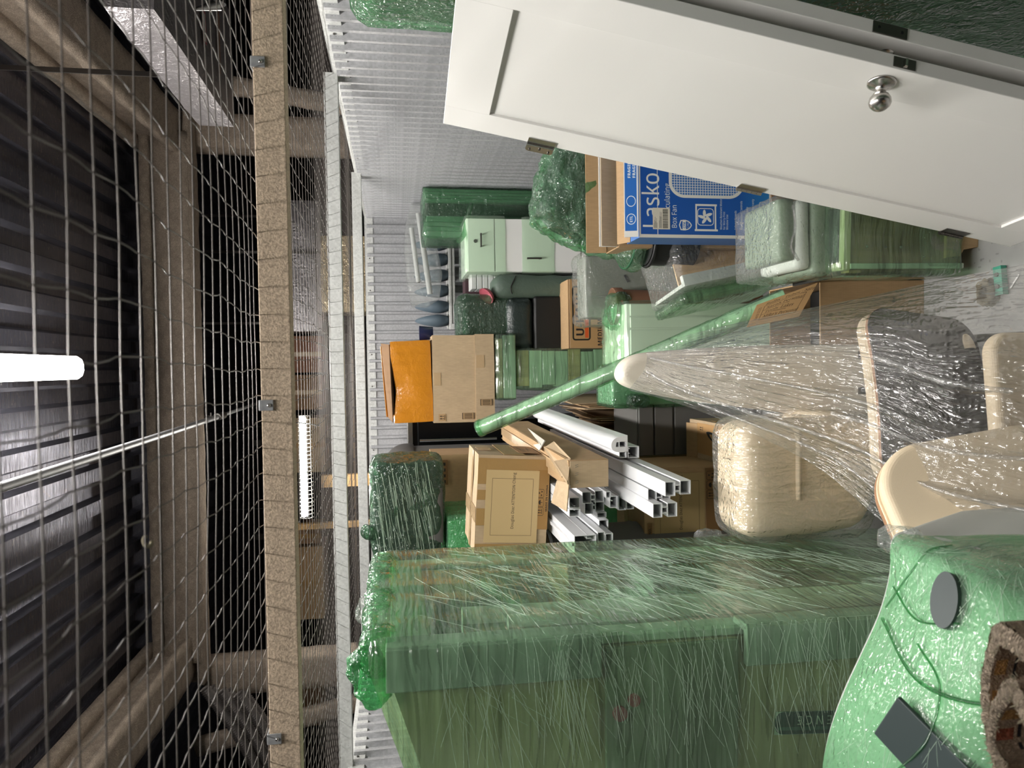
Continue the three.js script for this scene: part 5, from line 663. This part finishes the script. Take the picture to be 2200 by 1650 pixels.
// ---------- wrapped timber furniture at lower right ----------
{
  let t, Z = 2.38, q = rect(1828, 420, 2078, 566, Z); t = thing('timber_dresser', 'oak dresser in green stretch film standing on the floor beside the doors', 'dresser', [q.cx, 0, -Z - 0.22], [0, -0.06, 0.01]); const W = q.w, H = q.t, D = 0.42, x = (py) => at(1900, py, Z).x - q.cx, y = (px) => at(px, 520, Z).y;
  part(t, 'carcass', rb(W, H - 0.06, D, 0.006).translate(0, (H + 0.06) / 2, 0), M.oak); part(t, 'top_frame', merge([rb(W + 0.012, 0.03, 0.03, 0.004).translate(0, H + 0.012, D / 2 - 0.005), rb(0.03, 0.03, D + 0.01, 0.004).translate(-W / 2 + 0.008, H + 0.012, 0), rb(0.03, 0.03, D, 0.004).translate(W / 2 - 0.008, H + 0.012, 0)]), M.cream); part(t, 'dark_top', cell(W - 0.05, 0.03, D - 0.04, 0.03, crush(0.008, 14, 3), 0, 0.01).translate(0, H + 0.012, -0.01), M.leather); part(t, 'front_edge', rb(0.02, H - 0.06, 0.02, 0.003).translate(-W / 2 + 0.008, (H + 0.06) / 2, D / 2 + 0.005), M.paleGreen);
  for (const [px, py, r] of [[1866, 519, 0.006], [1907, 520, 0.004], [1939, 520, 0.006], [1990, 541, 0.003], [2053, 541, 0.004]]) part(t, 'screw', new THREE.SphereGeometry(r, 12, 8), r > 0.005 ? M.steel : M.steelDark, [x(py), y(px), D / 2 + 0.003]);
  const ft = (xx, z) => part(t, 'foot', prism([[-0.05, 0], [0.045, 0], [0.05, 0.03], [0.05, 0.13], [-0.09, 0.13], [-0.085, 0.075], [-0.06, 0.06]], 0.03, 0.003), M.pine, [xx, 0.003, z]); ft(-W / 2 + 0.13, D / 2 - 0.02); ft(W / 2 - 0.05, D / 2 - 0.02); ft(-W / 2 + 0.13, -D / 2); ft(W / 2 - 0.05, -D / 2);
  const f = wrap(W + 0.05, H - 0.02, D + 0.07, 31, 0.006, 0.03, 0.03).translate(-0.005, H / 2 + 0.06, 0); part(t, 'stretch_film', f, M.filmStretch); part(t, 'loose_film', cell(W * 0.9, 0.16, D * 0.8, 0.03, crush(0.02, 10, 3), 0, 0.04).translate(-0.02, 0.16, 0.07), M.filmClear); part(t, 'side_block', rb(0.012, 0.05, 0.05, 0.003), M.pine, [-W / 2 - 0.008, y(1852), D / 2 - 0.05]);
  // crate on top of it
  Z = 3.2; const c = rect(1432, 455, 1668, 590, Z), cw = c.w * 0.95, chh = c.h * 0.95, cd = 0.36; t = thing('framed_crate', 'pale framed crate with a timber front under clear film, tilted behind the dresser', 'crate', [c.cx + 0.0, c.b, -Z - cd / 2], [0, 0.16, 0.2]);
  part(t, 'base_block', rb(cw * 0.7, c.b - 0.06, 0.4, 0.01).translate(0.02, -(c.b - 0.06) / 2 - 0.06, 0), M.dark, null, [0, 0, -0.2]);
  for (const k of [-1, 1]) part(t, 'side_wall', rb(0.018, chh, cd, 0.003).translate(k * (cw / 2 - 0.009), chh / 2, 0), M.paleGreen); part(t, 'timber_panel', rb(cw - 0.04, chh - 0.02, 0.012, 0.002).translate(0, chh / 2, cd / 2 - 0.07), M.pine); part(t, 'bottom_panel', rb(cw - 0.04, 0.015, cd, 0.002).translate(0, 0.01, 0), M.pine);
  const st = (w, h, xx, yy) => part(t, 'frame_strip', rb(w, h, 0.03, 0.004).translate(xx, yy, cd / 2), M.paleGreen); st(0.055, chh, -cw / 2 + 0.026, chh / 2); st(0.045, chh, cw / 2 - 0.022, chh / 2); st(cw - 0.09, 0.04, 0, 0.02);
  part(t, 'corner_block', rb(0.05, 0.05, 0.05, 0.003), M.pine, [-cw / 2 + 0.08, 0.06, cd / 2 + 0.01]); part(t, 'dowel_hole', new THREE.CylinderGeometry(0.006, 0.006, 0.004, 14).rotateX(Math.PI / 2), M.black, [-cw / 2 + 0.085, 0.065, cd / 2 + 0.036]); part(t, 'dark_bracket', rb(0.06, 0.02, 0.02, 0.004), M.leather, [-cw / 2 + 0.16, 0.1, cd / 2 + 0.01]);
  part(t, 'clear_film', cell(cw + 0.05, chh + 0.04, cd + 0.07, 0.026, crush(0.009, 11, 6), 0, 0.03).translate(0, chh / 2, 0.0), M.filmClear); part(t, 'side_film', wrap(0.05, chh * 1.02, cd * 0.98, 33, 0.012, 0.02, 0.03).translate(-cw / 2 - 0.05, chh * 0.5, -0.03), M.filmStretch);
  // green roll and dark case between crate and dresser
  const bb = thing('layered_bundle', 'sage and pale green wrapped layers lying between the crate and the dresser', 'bundle', [0, 0, 0]), lay = (n, x0, x1, yl, Zq, m, d, rad) => { const r = rect(x0, 425, x1, yl, Zq); return part(bb, n, cell(r.w, r.h - 0.004, d, 0.025, rough(0.004, 8, x0), 0, rad), m, [r.cx, r.cy, -Zq - d / 2]); };
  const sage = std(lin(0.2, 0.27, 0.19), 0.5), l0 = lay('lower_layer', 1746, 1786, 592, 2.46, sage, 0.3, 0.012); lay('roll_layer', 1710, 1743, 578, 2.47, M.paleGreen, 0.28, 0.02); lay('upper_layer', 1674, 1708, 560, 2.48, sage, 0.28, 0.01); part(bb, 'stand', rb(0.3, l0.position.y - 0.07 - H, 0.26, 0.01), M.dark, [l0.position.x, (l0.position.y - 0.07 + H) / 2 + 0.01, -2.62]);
  const rf = rect(1674, 425, 1786, 585, 2.45); part(bb, 'clear_film', cell(rf.w + 0.02, rf.h + 0.02, 0.33, 0.022, crush(0.008, 12, 6), 0, 0.02), M.filmClear, [rf.cx, rf.cy, -2.62]); part(bb, 'film_fold', tubeOf([at(1704, 440, 2.43), at(1708, 490, 2.43), at(1700, 530, 2.43), at(1716, 560, 2.43)], 0.006, 24, 6), M.filmClear);
}
function cellish(g, s) { return g; }

// ---------- black green bag, tub and drum behind the fan box ----------
{
  const p = at(1285, 425, 3.55), t = thing('wrapped_bag', 'shiny black bag bound in green film above the fan box', 'bag', [p.x + 0.06, 0, -3.62]); const g = (r, sc, amp, s) => { let q = new THREE.IcosahedronGeometry(1, 24); q = mergeVertices(keep(q), 1e-4); q.deleteAttribute('uv'); q.deleteAttribute('normal'); q = mergeVertices(q, 1e-4); const a = q.attributes.position, v = V(0, 0, 0); for (let i = 0; i < a.count; i++) { v.fromBufferAttribute(a, i); const k = 1 + amp * (1 - 2 * Math.abs(n3(v.x * 3 + s, v.y * 3, v.z * 3))) + amp * 0.5 * (1 - 2 * Math.abs(n3(v.x * 8, v.y * 8 + s, v.z * 8))); const b = Math.max(Math.abs(v.x), Math.abs(v.y), Math.abs(v.z)); v.multiplyScalar(k * lerp(1, 1 / b, 0.45)); a.setXYZ(i, v.x * sc[0], v.y * sc[1], v.z * sc[2]); } q.computeVertexNormals(); return uvBox(q); };
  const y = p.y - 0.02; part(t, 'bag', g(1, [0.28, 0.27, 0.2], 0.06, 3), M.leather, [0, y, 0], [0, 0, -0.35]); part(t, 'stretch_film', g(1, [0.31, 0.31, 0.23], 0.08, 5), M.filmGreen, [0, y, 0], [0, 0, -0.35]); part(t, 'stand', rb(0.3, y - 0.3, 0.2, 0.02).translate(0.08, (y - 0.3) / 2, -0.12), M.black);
  const b = at(1362, 530, 3.28), o = thing('green_tub', 'dark green tub under the wrapped bag, rim below the fan box', 'tub', [b.x + 0.08, 0, -3.38]); part(o, 'tub', new THREE.LatheGeometry([[0, b.y - 0.15], [0.1, b.y - 0.15], [0.15, b.y - 0.06], [0.17, b.y], [0.175, b.y + 0.012], [0.16, b.y + 0.012], [0.14, b.y - 0.06], [0, b.y - 0.13]].map((q) => new THREE.Vector2(...q)), 40), std(lin(0.02, 0.1, 0.045), 0.35, 0, { side: THREE.DoubleSide })); part(o, 'film', uvBox(new THREE.SphereGeometry(0.19, 30, 20, 0, 6.3, 0, 1.7).scale(1, 0.5, 1).rotateZ(0.1)), M.filmGreen, [0, b.y - 0.02, 0]);
  const d = at(1478, 530, 3.05), dr = thing('dark_pail', 'dark pail lying behind the foot of the fan box', 'pail', [d.x + 0.07, d.y + 0.01, -3.28]); part(dr, 'pail', stick(V(0, 0.11, 0), V(0, -0.12, 0), 0.12, 32, 0.13), M.black); part(dr, 'rim', new THREE.TorusGeometry(0.128, 0.008, 8, 32).rotateX(Math.PI / 2), M.black, [0, 0.1, 0]);
}

{ const q = rect(1655, 300, 1900, 512, 2.95), t = thing('plain_carton', 'plain brown carton standing under the fan box, mostly hidden', 'box', [0.84, 0, -3.06]); part(t, 'body', carton(0.5, q.t - 0.002, 0.24, 12).translate(0, q.t / 2, 0), M.kraftDark); part(t, 'tape_strip', rb(0.05, 0.002, 0.24, 0.0008).translate(0, q.t, 0), M.tapeBrown); }
// ---------- small things on the floor ----------
{
  const p = atY(2147, 603, 0.02), t = thing('green_bracket', 'small green metal bracket with two bolts on the floor', 'bracket', [p.x, 0.004, p.z], [0, 0.1, 0]); part(t, 'plate', merge([rb(0.105, 0.006, 0.036, 0.002).translate(0, 0.02, 0), rb(0.105, 0.024, 0.004, 0.001).translate(0, 0.012, 0.017)]), M.greenSteel); for (const x of [-0.022, 0.022]) part(t, 'bolt', new THREE.CylinderGeometry(0.008, 0.008, 0.006, 14), M.steelDark, [x, 0.026, 0]);
  const r = atY(2118, 628, 0.03), rs = []; for (let i = 0; i < 60; i++) { const a = rr(0, 6.28), b = rr(0, 6.28); rs.push(tubeOf([0, 1, 2, 3].map((k) => V(0.055 * Math.cos(a + k * 1.1) * rr(0.5, 1), 0.02 + 0.022 * Math.sin(b + k), 0.04 * Math.sin(a + k * 1.1) * rr(0.5, 1))), 0.0035, 10, 5)); } tag(one('rope_clump', 'matted clump of pale yellow rope beside the green bracket', 'rope', merge(rs), M.rope, [r.x, 0.002, r.z]));
  const k = atY(2185, 540, 0.0), tx = ctex(256, 64, (g, w, h) => { g.fillStyle = '#b99f78'; g.fillRect(0, 0, w, h); g.fillStyle = '#241c3c'; for (const x of [40, 90, 170]) { g.save(); g.translate(x, 32); g.rotate(0.3); g.fillRect(-6, -24, 12, 48); g.restore(); } for (let i = 0; i < 900; i++) { g.fillStyle = 'rgba(90,60,40,0.2)'; g.fillRect(rr(0, w), rr(0, h), 3, 1); } }); one('woven_mat', 'edge of a striped woven mat on the concrete under the doors', 'mat', new THREE.BoxGeometry(0.4, 0.008, 0.07), printMat(tx, 0.95), [k.x + 0.06, 0.005, k.z + 0.14], [0, 1.45, 0]);
  const z = atY(2182, 605, 0.0); one('zip_tie', 'short white plastic strip on the floor near the bracket', 'tie', rb(0.006, 0.003, 0.06, 0.001), M.white, [z.x, 0.004, z.z], [0, 0.9, 0]);
}

// ---------- padded chairs under clear plastic ----------
{
  const rrect = (w, h, r) => { const s = new THREE.Shape(), x = w / 2, y = h / 2; s.moveTo(-x + r, -y); s.lineTo(x - r, -y); s.absarc(x - r, -y + r, r, -1.5708, 0); s.lineTo(x, y - r); s.absarc(x - r, y - r, r, 0, 1.5708); s.lineTo(-x + r, y); s.absarc(-x + r, y - r, r, 1.5708, 3.1416); s.lineTo(-x, -y + r); s.absarc(-x + r, -y + r, r, 3.1416, 4.7124); return s; };
  const slab = (w, h, r, th, bev, bend = 0) => { const g = new THREE.ExtrudeGeometry(rrect(w - 2 * bev, h - 2 * bev, Math.max(0.005, r - bev)), { depth: Math.max(0.001, th - 2 * bev), bevelEnabled: bev > 0, bevelSize: bev, bevelThickness: bev, bevelSegments: 6, curveSegments: 16 }); g.translate(0, 0, -th / 2 + bev); return bend ? bent(g, bend) : uvBox(g); };
  function bent(g, k) { g = tess(uvBox(g), 0.05); const p = g.attributes.position; for (let i = 0; i < p.count; i++) p.setZ(i, p.getZ(i) + k * p.getX(i) ** 2); g.computeVertexNormals(); return toCreasedNormals(g, 0.6); }
  function tess(g, max) { let pos = Array.from(g.attributes.position.array), uv = Array.from(g.attributes.uv.array); for (let pass = 0; pass < 5; pass++) { const P = [], U = []; let cut = false; for (let i = 0; i < pos.length / 9; i++) { const v = [0, 1, 2].map((k) => pos.slice(i * 9 + k * 3, i * 9 + k * 3 + 3)), u = [0, 1, 2].map((k) => uv.slice(i * 6 + k * 2, i * 6 + k * 2 + 2)); const d = (a, b) => Math.abs(v[a][0] - v[b][0]), e = [d(0, 1), d(1, 2), d(2, 0)], m = e.indexOf(Math.max(...e)); if (e[m] > max) { cut = true; const a = m, b = (m + 1) % 3, c = (m + 2) % 3, mv = v[a].map((q, k) => (q + v[b][k]) / 2), mu = u[a].map((q, k) => (q + u[b][k]) / 2); P.push(...v[a], ...mv, ...v[c], ...mv, ...v[b], ...v[c]); U.push(...u[a], ...mu, ...u[c], ...mu, ...u[b], ...u[c]); } else { P.push(...v.flat()); U.push(...u.flat()); } } pos = P; uv = U; if (!cut) break; } const q = new THREE.BufferGeometry(); q.setAttribute('position', new THREE.Float32BufferAttribute(pos, 3)); q.setAttribute('uv', new THREE.Float32BufferAttribute(uv, 2)); q.computeVertexNormals(); return q; }
  const legs = (t, y, pts) => pts.forEach(([x, z]) => part(t, 'leg', stick(V(x, y, z), V(x * 1.12, 0.0, z * 1.1), 0.014, 12, 0.011), M.steelDark));
  { // near chair, its back to the camera
    const R = at(1846, 672, 1.97), L = at(1916, 1064, 1.85), w = Math.hypot(R.x - L.x, R.z - L.z), y = (R.y + L.y) / 2 + 0.005, yaw = Math.atan2(-(R.z - L.z), R.x - L.x), h = 0.46;
    const t = thing('shell_chair', 'plywood shell chair under plastic, its dark brown back to the camera', 'chair', [(R.x + L.x) / 2, 0, (R.z + L.z) / 2 - 0.06], yaw), tilt = 0.2, bk = new THREE.Group(); const pos = [0, y - h / 2 + 0.0, 0.02];
    part(t, 'back_veneer', slab(w, h, 0.09, 0.004, 0, -0.3), M.veneer, [pos[0], pos[1], pos[2] + 0.012], [tilt, 0, -0.055]); for (let i = 0; i < 3; i++) part(t, 'ply_layer', slab(w - 0.001 * i, h - 0.001 * i, 0.09, 0.0034, 0, -0.3), i % 2 ? M.plyDark : M.ply, [pos[0], pos[1], pos[2] + 0.0078 - i * 0.0038], [tilt, 0, -0.055]);
    part(t, 'back_pad', slab(w - 0.012, h - 0.012, 0.085, 0.04, 0.016, -0.3), M.cream, [pos[0], pos[1] + 0.006, pos[2] - 0.028], [tilt, 0, -0.055]); part(t, 'piping', slab(w - 0.006, h - 0.006, 0.088, 0.006, 0.0025, -0.3), M.creamSheen, [pos[0], pos[1] + 0.001, pos[2] - 0.006], [tilt, 0, -0.055]);
    part(t, 'seat', slab(w * 0.9, 0.32, 0.09, 0.05, 0.02), M.cream, [0, 0.38, -0.16], [-1.45, 0, 0]); legs(t, 0.4, [[-0.2, -0.05], [0.2, -0.05], [-0.2, -0.38], [0.2, -0.38]]);
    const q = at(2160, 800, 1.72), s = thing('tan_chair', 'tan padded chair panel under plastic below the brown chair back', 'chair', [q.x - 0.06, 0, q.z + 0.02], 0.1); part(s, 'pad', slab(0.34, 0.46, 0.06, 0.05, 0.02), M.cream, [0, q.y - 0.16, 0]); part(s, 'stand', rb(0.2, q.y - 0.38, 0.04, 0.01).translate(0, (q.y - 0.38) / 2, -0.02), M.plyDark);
  }
  { // tall cream backrest behind it
    const Z = 2.5, o = [[1337, 812], [1340, 790], [1356, 770], [1388, 757], [1450, 752], [1600, 742], [1800, 738], [2060, 745], [2060, 900], [1800, 905], [1640, 880], [1480, 862], [1390, 842], [1352, 830]].map(([x, y]) => { const p = at(x, y, Z); return [p.x, p.y]; }), c = at(1600, 800, Z), t = thing('cream_lounge_chair', 'tall cream padded chair back, its rounded top poking out of the clear plastic', 'chair', [c.x, 0, -Z]);
    const s = new THREE.Shape(); const n = o.length; const mid = (a, b) => [(a[0] + b[0]) / 2 - c.x, (a[1] + b[1]) / 2]; const m0 = mid(o[n - 1], o[0]); s.moveTo(...m0); for (let i = 0; i < n; i++) s.quadraticCurveTo(o[i][0] - c.x, o[i][1], ...mid(o[i], o[(i + 1) % n]));
    const g = new THREE.ExtrudeGeometry(s, { depth: 0.06, bevelEnabled: true, bevelSize: 0.0, bevelThickness: 0.035, bevelSegments: 8, curveSegments: 8, bevelOffset: 0 }); const g2 = new THREE.ExtrudeGeometry(s, { depth: 0.04, bevelEnabled: true, bevelSize: 0.03, bevelThickness: 0.035, bevelOffset: -0.03, bevelSegments: 8, curveSegments: 8 });
    part(t, 'backrest', uvBox(toCreasedNormals(g2, 0.7)).translate(0, 0, -0.1), phy(lin(0.8, 0.73, 0.62), { roughness: 0.45 })); legs(t, 0.4, [[-0.08, -0.02], [0.06, -0.02], [-0.08, -0.2], [0.06, -0.2]]);
  }
  { // cream armchair side at the left
    const Z = 2.28, q = rect(1610, 905, 1930, 1166, Z), t = thing('cream_armchair', 'cream armchair side with rounded corners, wrapped in clear plastic', 'chair', [q.cx, 0, -Z - 0.17]);
    part(t, 'arm', cell(q.w * 0.98, q.h, 0.26, 0.03, (a, n) => { const k = clamp(-a.y / (q.h / 2)) * clamp(-a.x / (q.w / 2)); a.y += 0.1 * k; a.x += 0.02 * k; a.addScaledVector(n, 0.004 * fb(a.x * 6, a.y * 6, 1)); }, 0, 0.075).translate(0, q.b + q.h / 2, 0), M.creamSheen);
    part(t, 'seat', cell(q.w * 0.6, 0.16, 0.3, 0.03, null, 0, 0.06).translate(q.w * 0.26, q.b + q.h * 0.33, -0.05), M.cream); legs(t, q.b + 0.06, [[-0.12, 0.06], [0.14, 0.06], [-0.12, -0.1], [0.14, -0.1]]);
    part(t, 'inner_band', cell(q.w * 0.6, 0.02, 0.25, 0.03, null, 0, 0.008).translate(0.06, q.b + q.h * 0.64, 0.02), M.cream);
    part(t, 'clear_film', cell(q.w + 0.02, q.h + 0.02, 0.3, 0.024, (a, n) => { const k = clamp(-a.y / (q.h / 2)) * clamp(-a.x / (q.w / 2)); a.y += 0.08 * k; crush(0.007, 9, 4)(a, n); }, 0, 0.08).translate(0, q.b + q.h / 2, 0.0), M.sheet);
  }
  { // ply-edged pad at lower left
    const e = at(2085, 1236, 1.42), top = at(1956, 1150, 1.5).y, w = 0.36, h = 0.5, yaw = 0.62, t = thing('ply_chair', 'cream ply-edged chair back beside the wrapped white shell', 'chair', [e.x + Math.cos(yaw) * w / 2, 0, e.z - Math.sin(yaw) * w / 2], yaw);
    const y = top - h / 2; part(t, 'pad', slab(w, h, 0.14, 0.05, 0.022), M.cream, [0, y, 0.0], [-0.32, 0, 0]); part(t, 'piping', slab(w + 0.004, h + 0.004, 0.142, 0.008, 0.003), M.creamSheen, [0, y - 0.008, -0.024], [-0.32, 0, 0]); for (let i = 0; i < 3; i++) part(t, 'ply_layer', slab(w + 0.006, h + 0.006, 0.143, 0.004, 0), i % 2 ? M.plyDark : M.ply, [0, y - 0.01 - 0.0013 * i, -0.03 - 0.0042 * i], [-0.32, 0, 0]);
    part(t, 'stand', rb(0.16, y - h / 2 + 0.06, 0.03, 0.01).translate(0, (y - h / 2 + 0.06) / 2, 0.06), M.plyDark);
  }
  { // the clear sheet thrown over them
    const N = [
      [[1392, 750, 2.42], [1389, 760, 2.37], [1390, 768, 2.35], [1386, 790, 2.36], [1350, 838, 2.44]],
      [[1470, 722, 2.38], [1470, 748, 2.28], [1470, 785, 2.22], [1455, 825, 2.26], [1440, 862, 2.4]],
      [[1600, 690, 2.33], [1600, 730, 2.14], [1600, 800, 2.06], [1580, 870, 2.1], [1550, 902, 2.27]],
      [[1850, 640, 2.25], [1846, 712, 1.89], [1860, 840, 1.8], [1830, 960, 1.84], [1750, 1000, 2.05]],
      [[2030, 600, 2.12], [2040, 740, 1.64], [2040, 900, 1.58], [2000, 1060, 1.58], [1925, 1140, 1.72]],
      [[2330, 545, 2.02], [2330, 750, 1.46], [2330, 940, 1.38], [2330, 1130, 1.34], [2210, 1262, 1.36]],
    ].map((r) => r.map((p) => at(...p)));
    const rows = N.map((r) => new THREE.CatmullRomCurve3(r, false, 'centripetal')), o = V(0.05, 0, -2.0);
    const surf = (t, s) => { const c = new THREE.CatmullRomCurve3(rows.map((r) => r.getPoint(t)), false, 'centripetal'), p = c.getPoint(s), rd = (x) => 1 - 2 * Math.abs(n3(x, s * 2.2, 7)); const e = sm(clamp(s * 9)) * sm(clamp((1 - t) * 12)) * sm(clamp(t * 14)); let k = 0.5 * rd(t * 11) + 0.35 * rd(t * 24 + 5 + s) + 0.2 * (1 - 2 * Math.abs(n3(t * 34, s * 16, 3))); for (const [f, a] of [[0.22, 1.2], [0.52, 1.6], [0.76, 2.2], [0.9, 1.4]]) k += a * Math.exp(-(((t - f - 0.03 * Math.sin(s * 5 + f * 9)) / 0.014) ** 2)); const to = eye.clone().sub(p).normalize(); return p.addScaledVector(to, 0.011 * e * (0.35 + s) * k).sub(o); };
    const curves = []; const NU = 190, NV = 120, P = []; for (let i = 0; i <= NU; i++) { curves.push(null); }
    const g = grid(NU, NV, (t, s) => surf(t, s), [1.1, 1.2]);
    const t = thing('plastic_sheet', 'wrinkled clear plastic sheet draped from the tall cream chair over the others', 'plastic sheet', o.toArray()); part(t, 'sheet', g, M.sheet);
    const fold = (f, s0, s1, r) => part(t, 'fold', uvBox(tubeOf(Array.from({ length: 14 }, (_, i) => surf(clamp(f + 0.03 * Math.sin(lerp(s0, s1, i / 13) * 5 + f * 9)), lerp(s0, s1, i / 13))), r, 80, 7)), M.sheet); fold(0.52, 0.02, 0.7, 0.004); fold(0.76, 0.02, 0.97, 0.005); fold(0.9, 0.3, 0.97, 0.004); fold(0.36, 0.62, 0.9, 0.007); fold(0.6, 0.55, 0.98, 0.005);
  }
}

// ---------- cartons waiting in the aisle behind the camera ----------
for (const [i, y, w, h, d, lab] of [[0, 0, 0.62, 0.5, 0.5, 'lowest carton of the stack waiting in the aisle outside the unit'], [1, 0.503, 0.58, 0.5, 0.48, 'middle carton of the stack waiting in the aisle outside the unit'], [2, 1.006, 0.54, 0.46, 0.46, 'topmost carton of the stack waiting in the aisle outside the unit']]) {
  const t = thing('aisle_carton', lab, 'box', [-0.62 + i * 0.01, y, 0.75], 0.06 * i); part(t, 'body', carton(w, h, d, 40 + i).translate(0, h / 2, 0), M.kraft); part(t, 'tape_strip', rb(0.06, 0.002, d, 0.0008).translate(0, h + 0.001, 0), M.tapeBrown);
}
renderer.render(scene, camera);
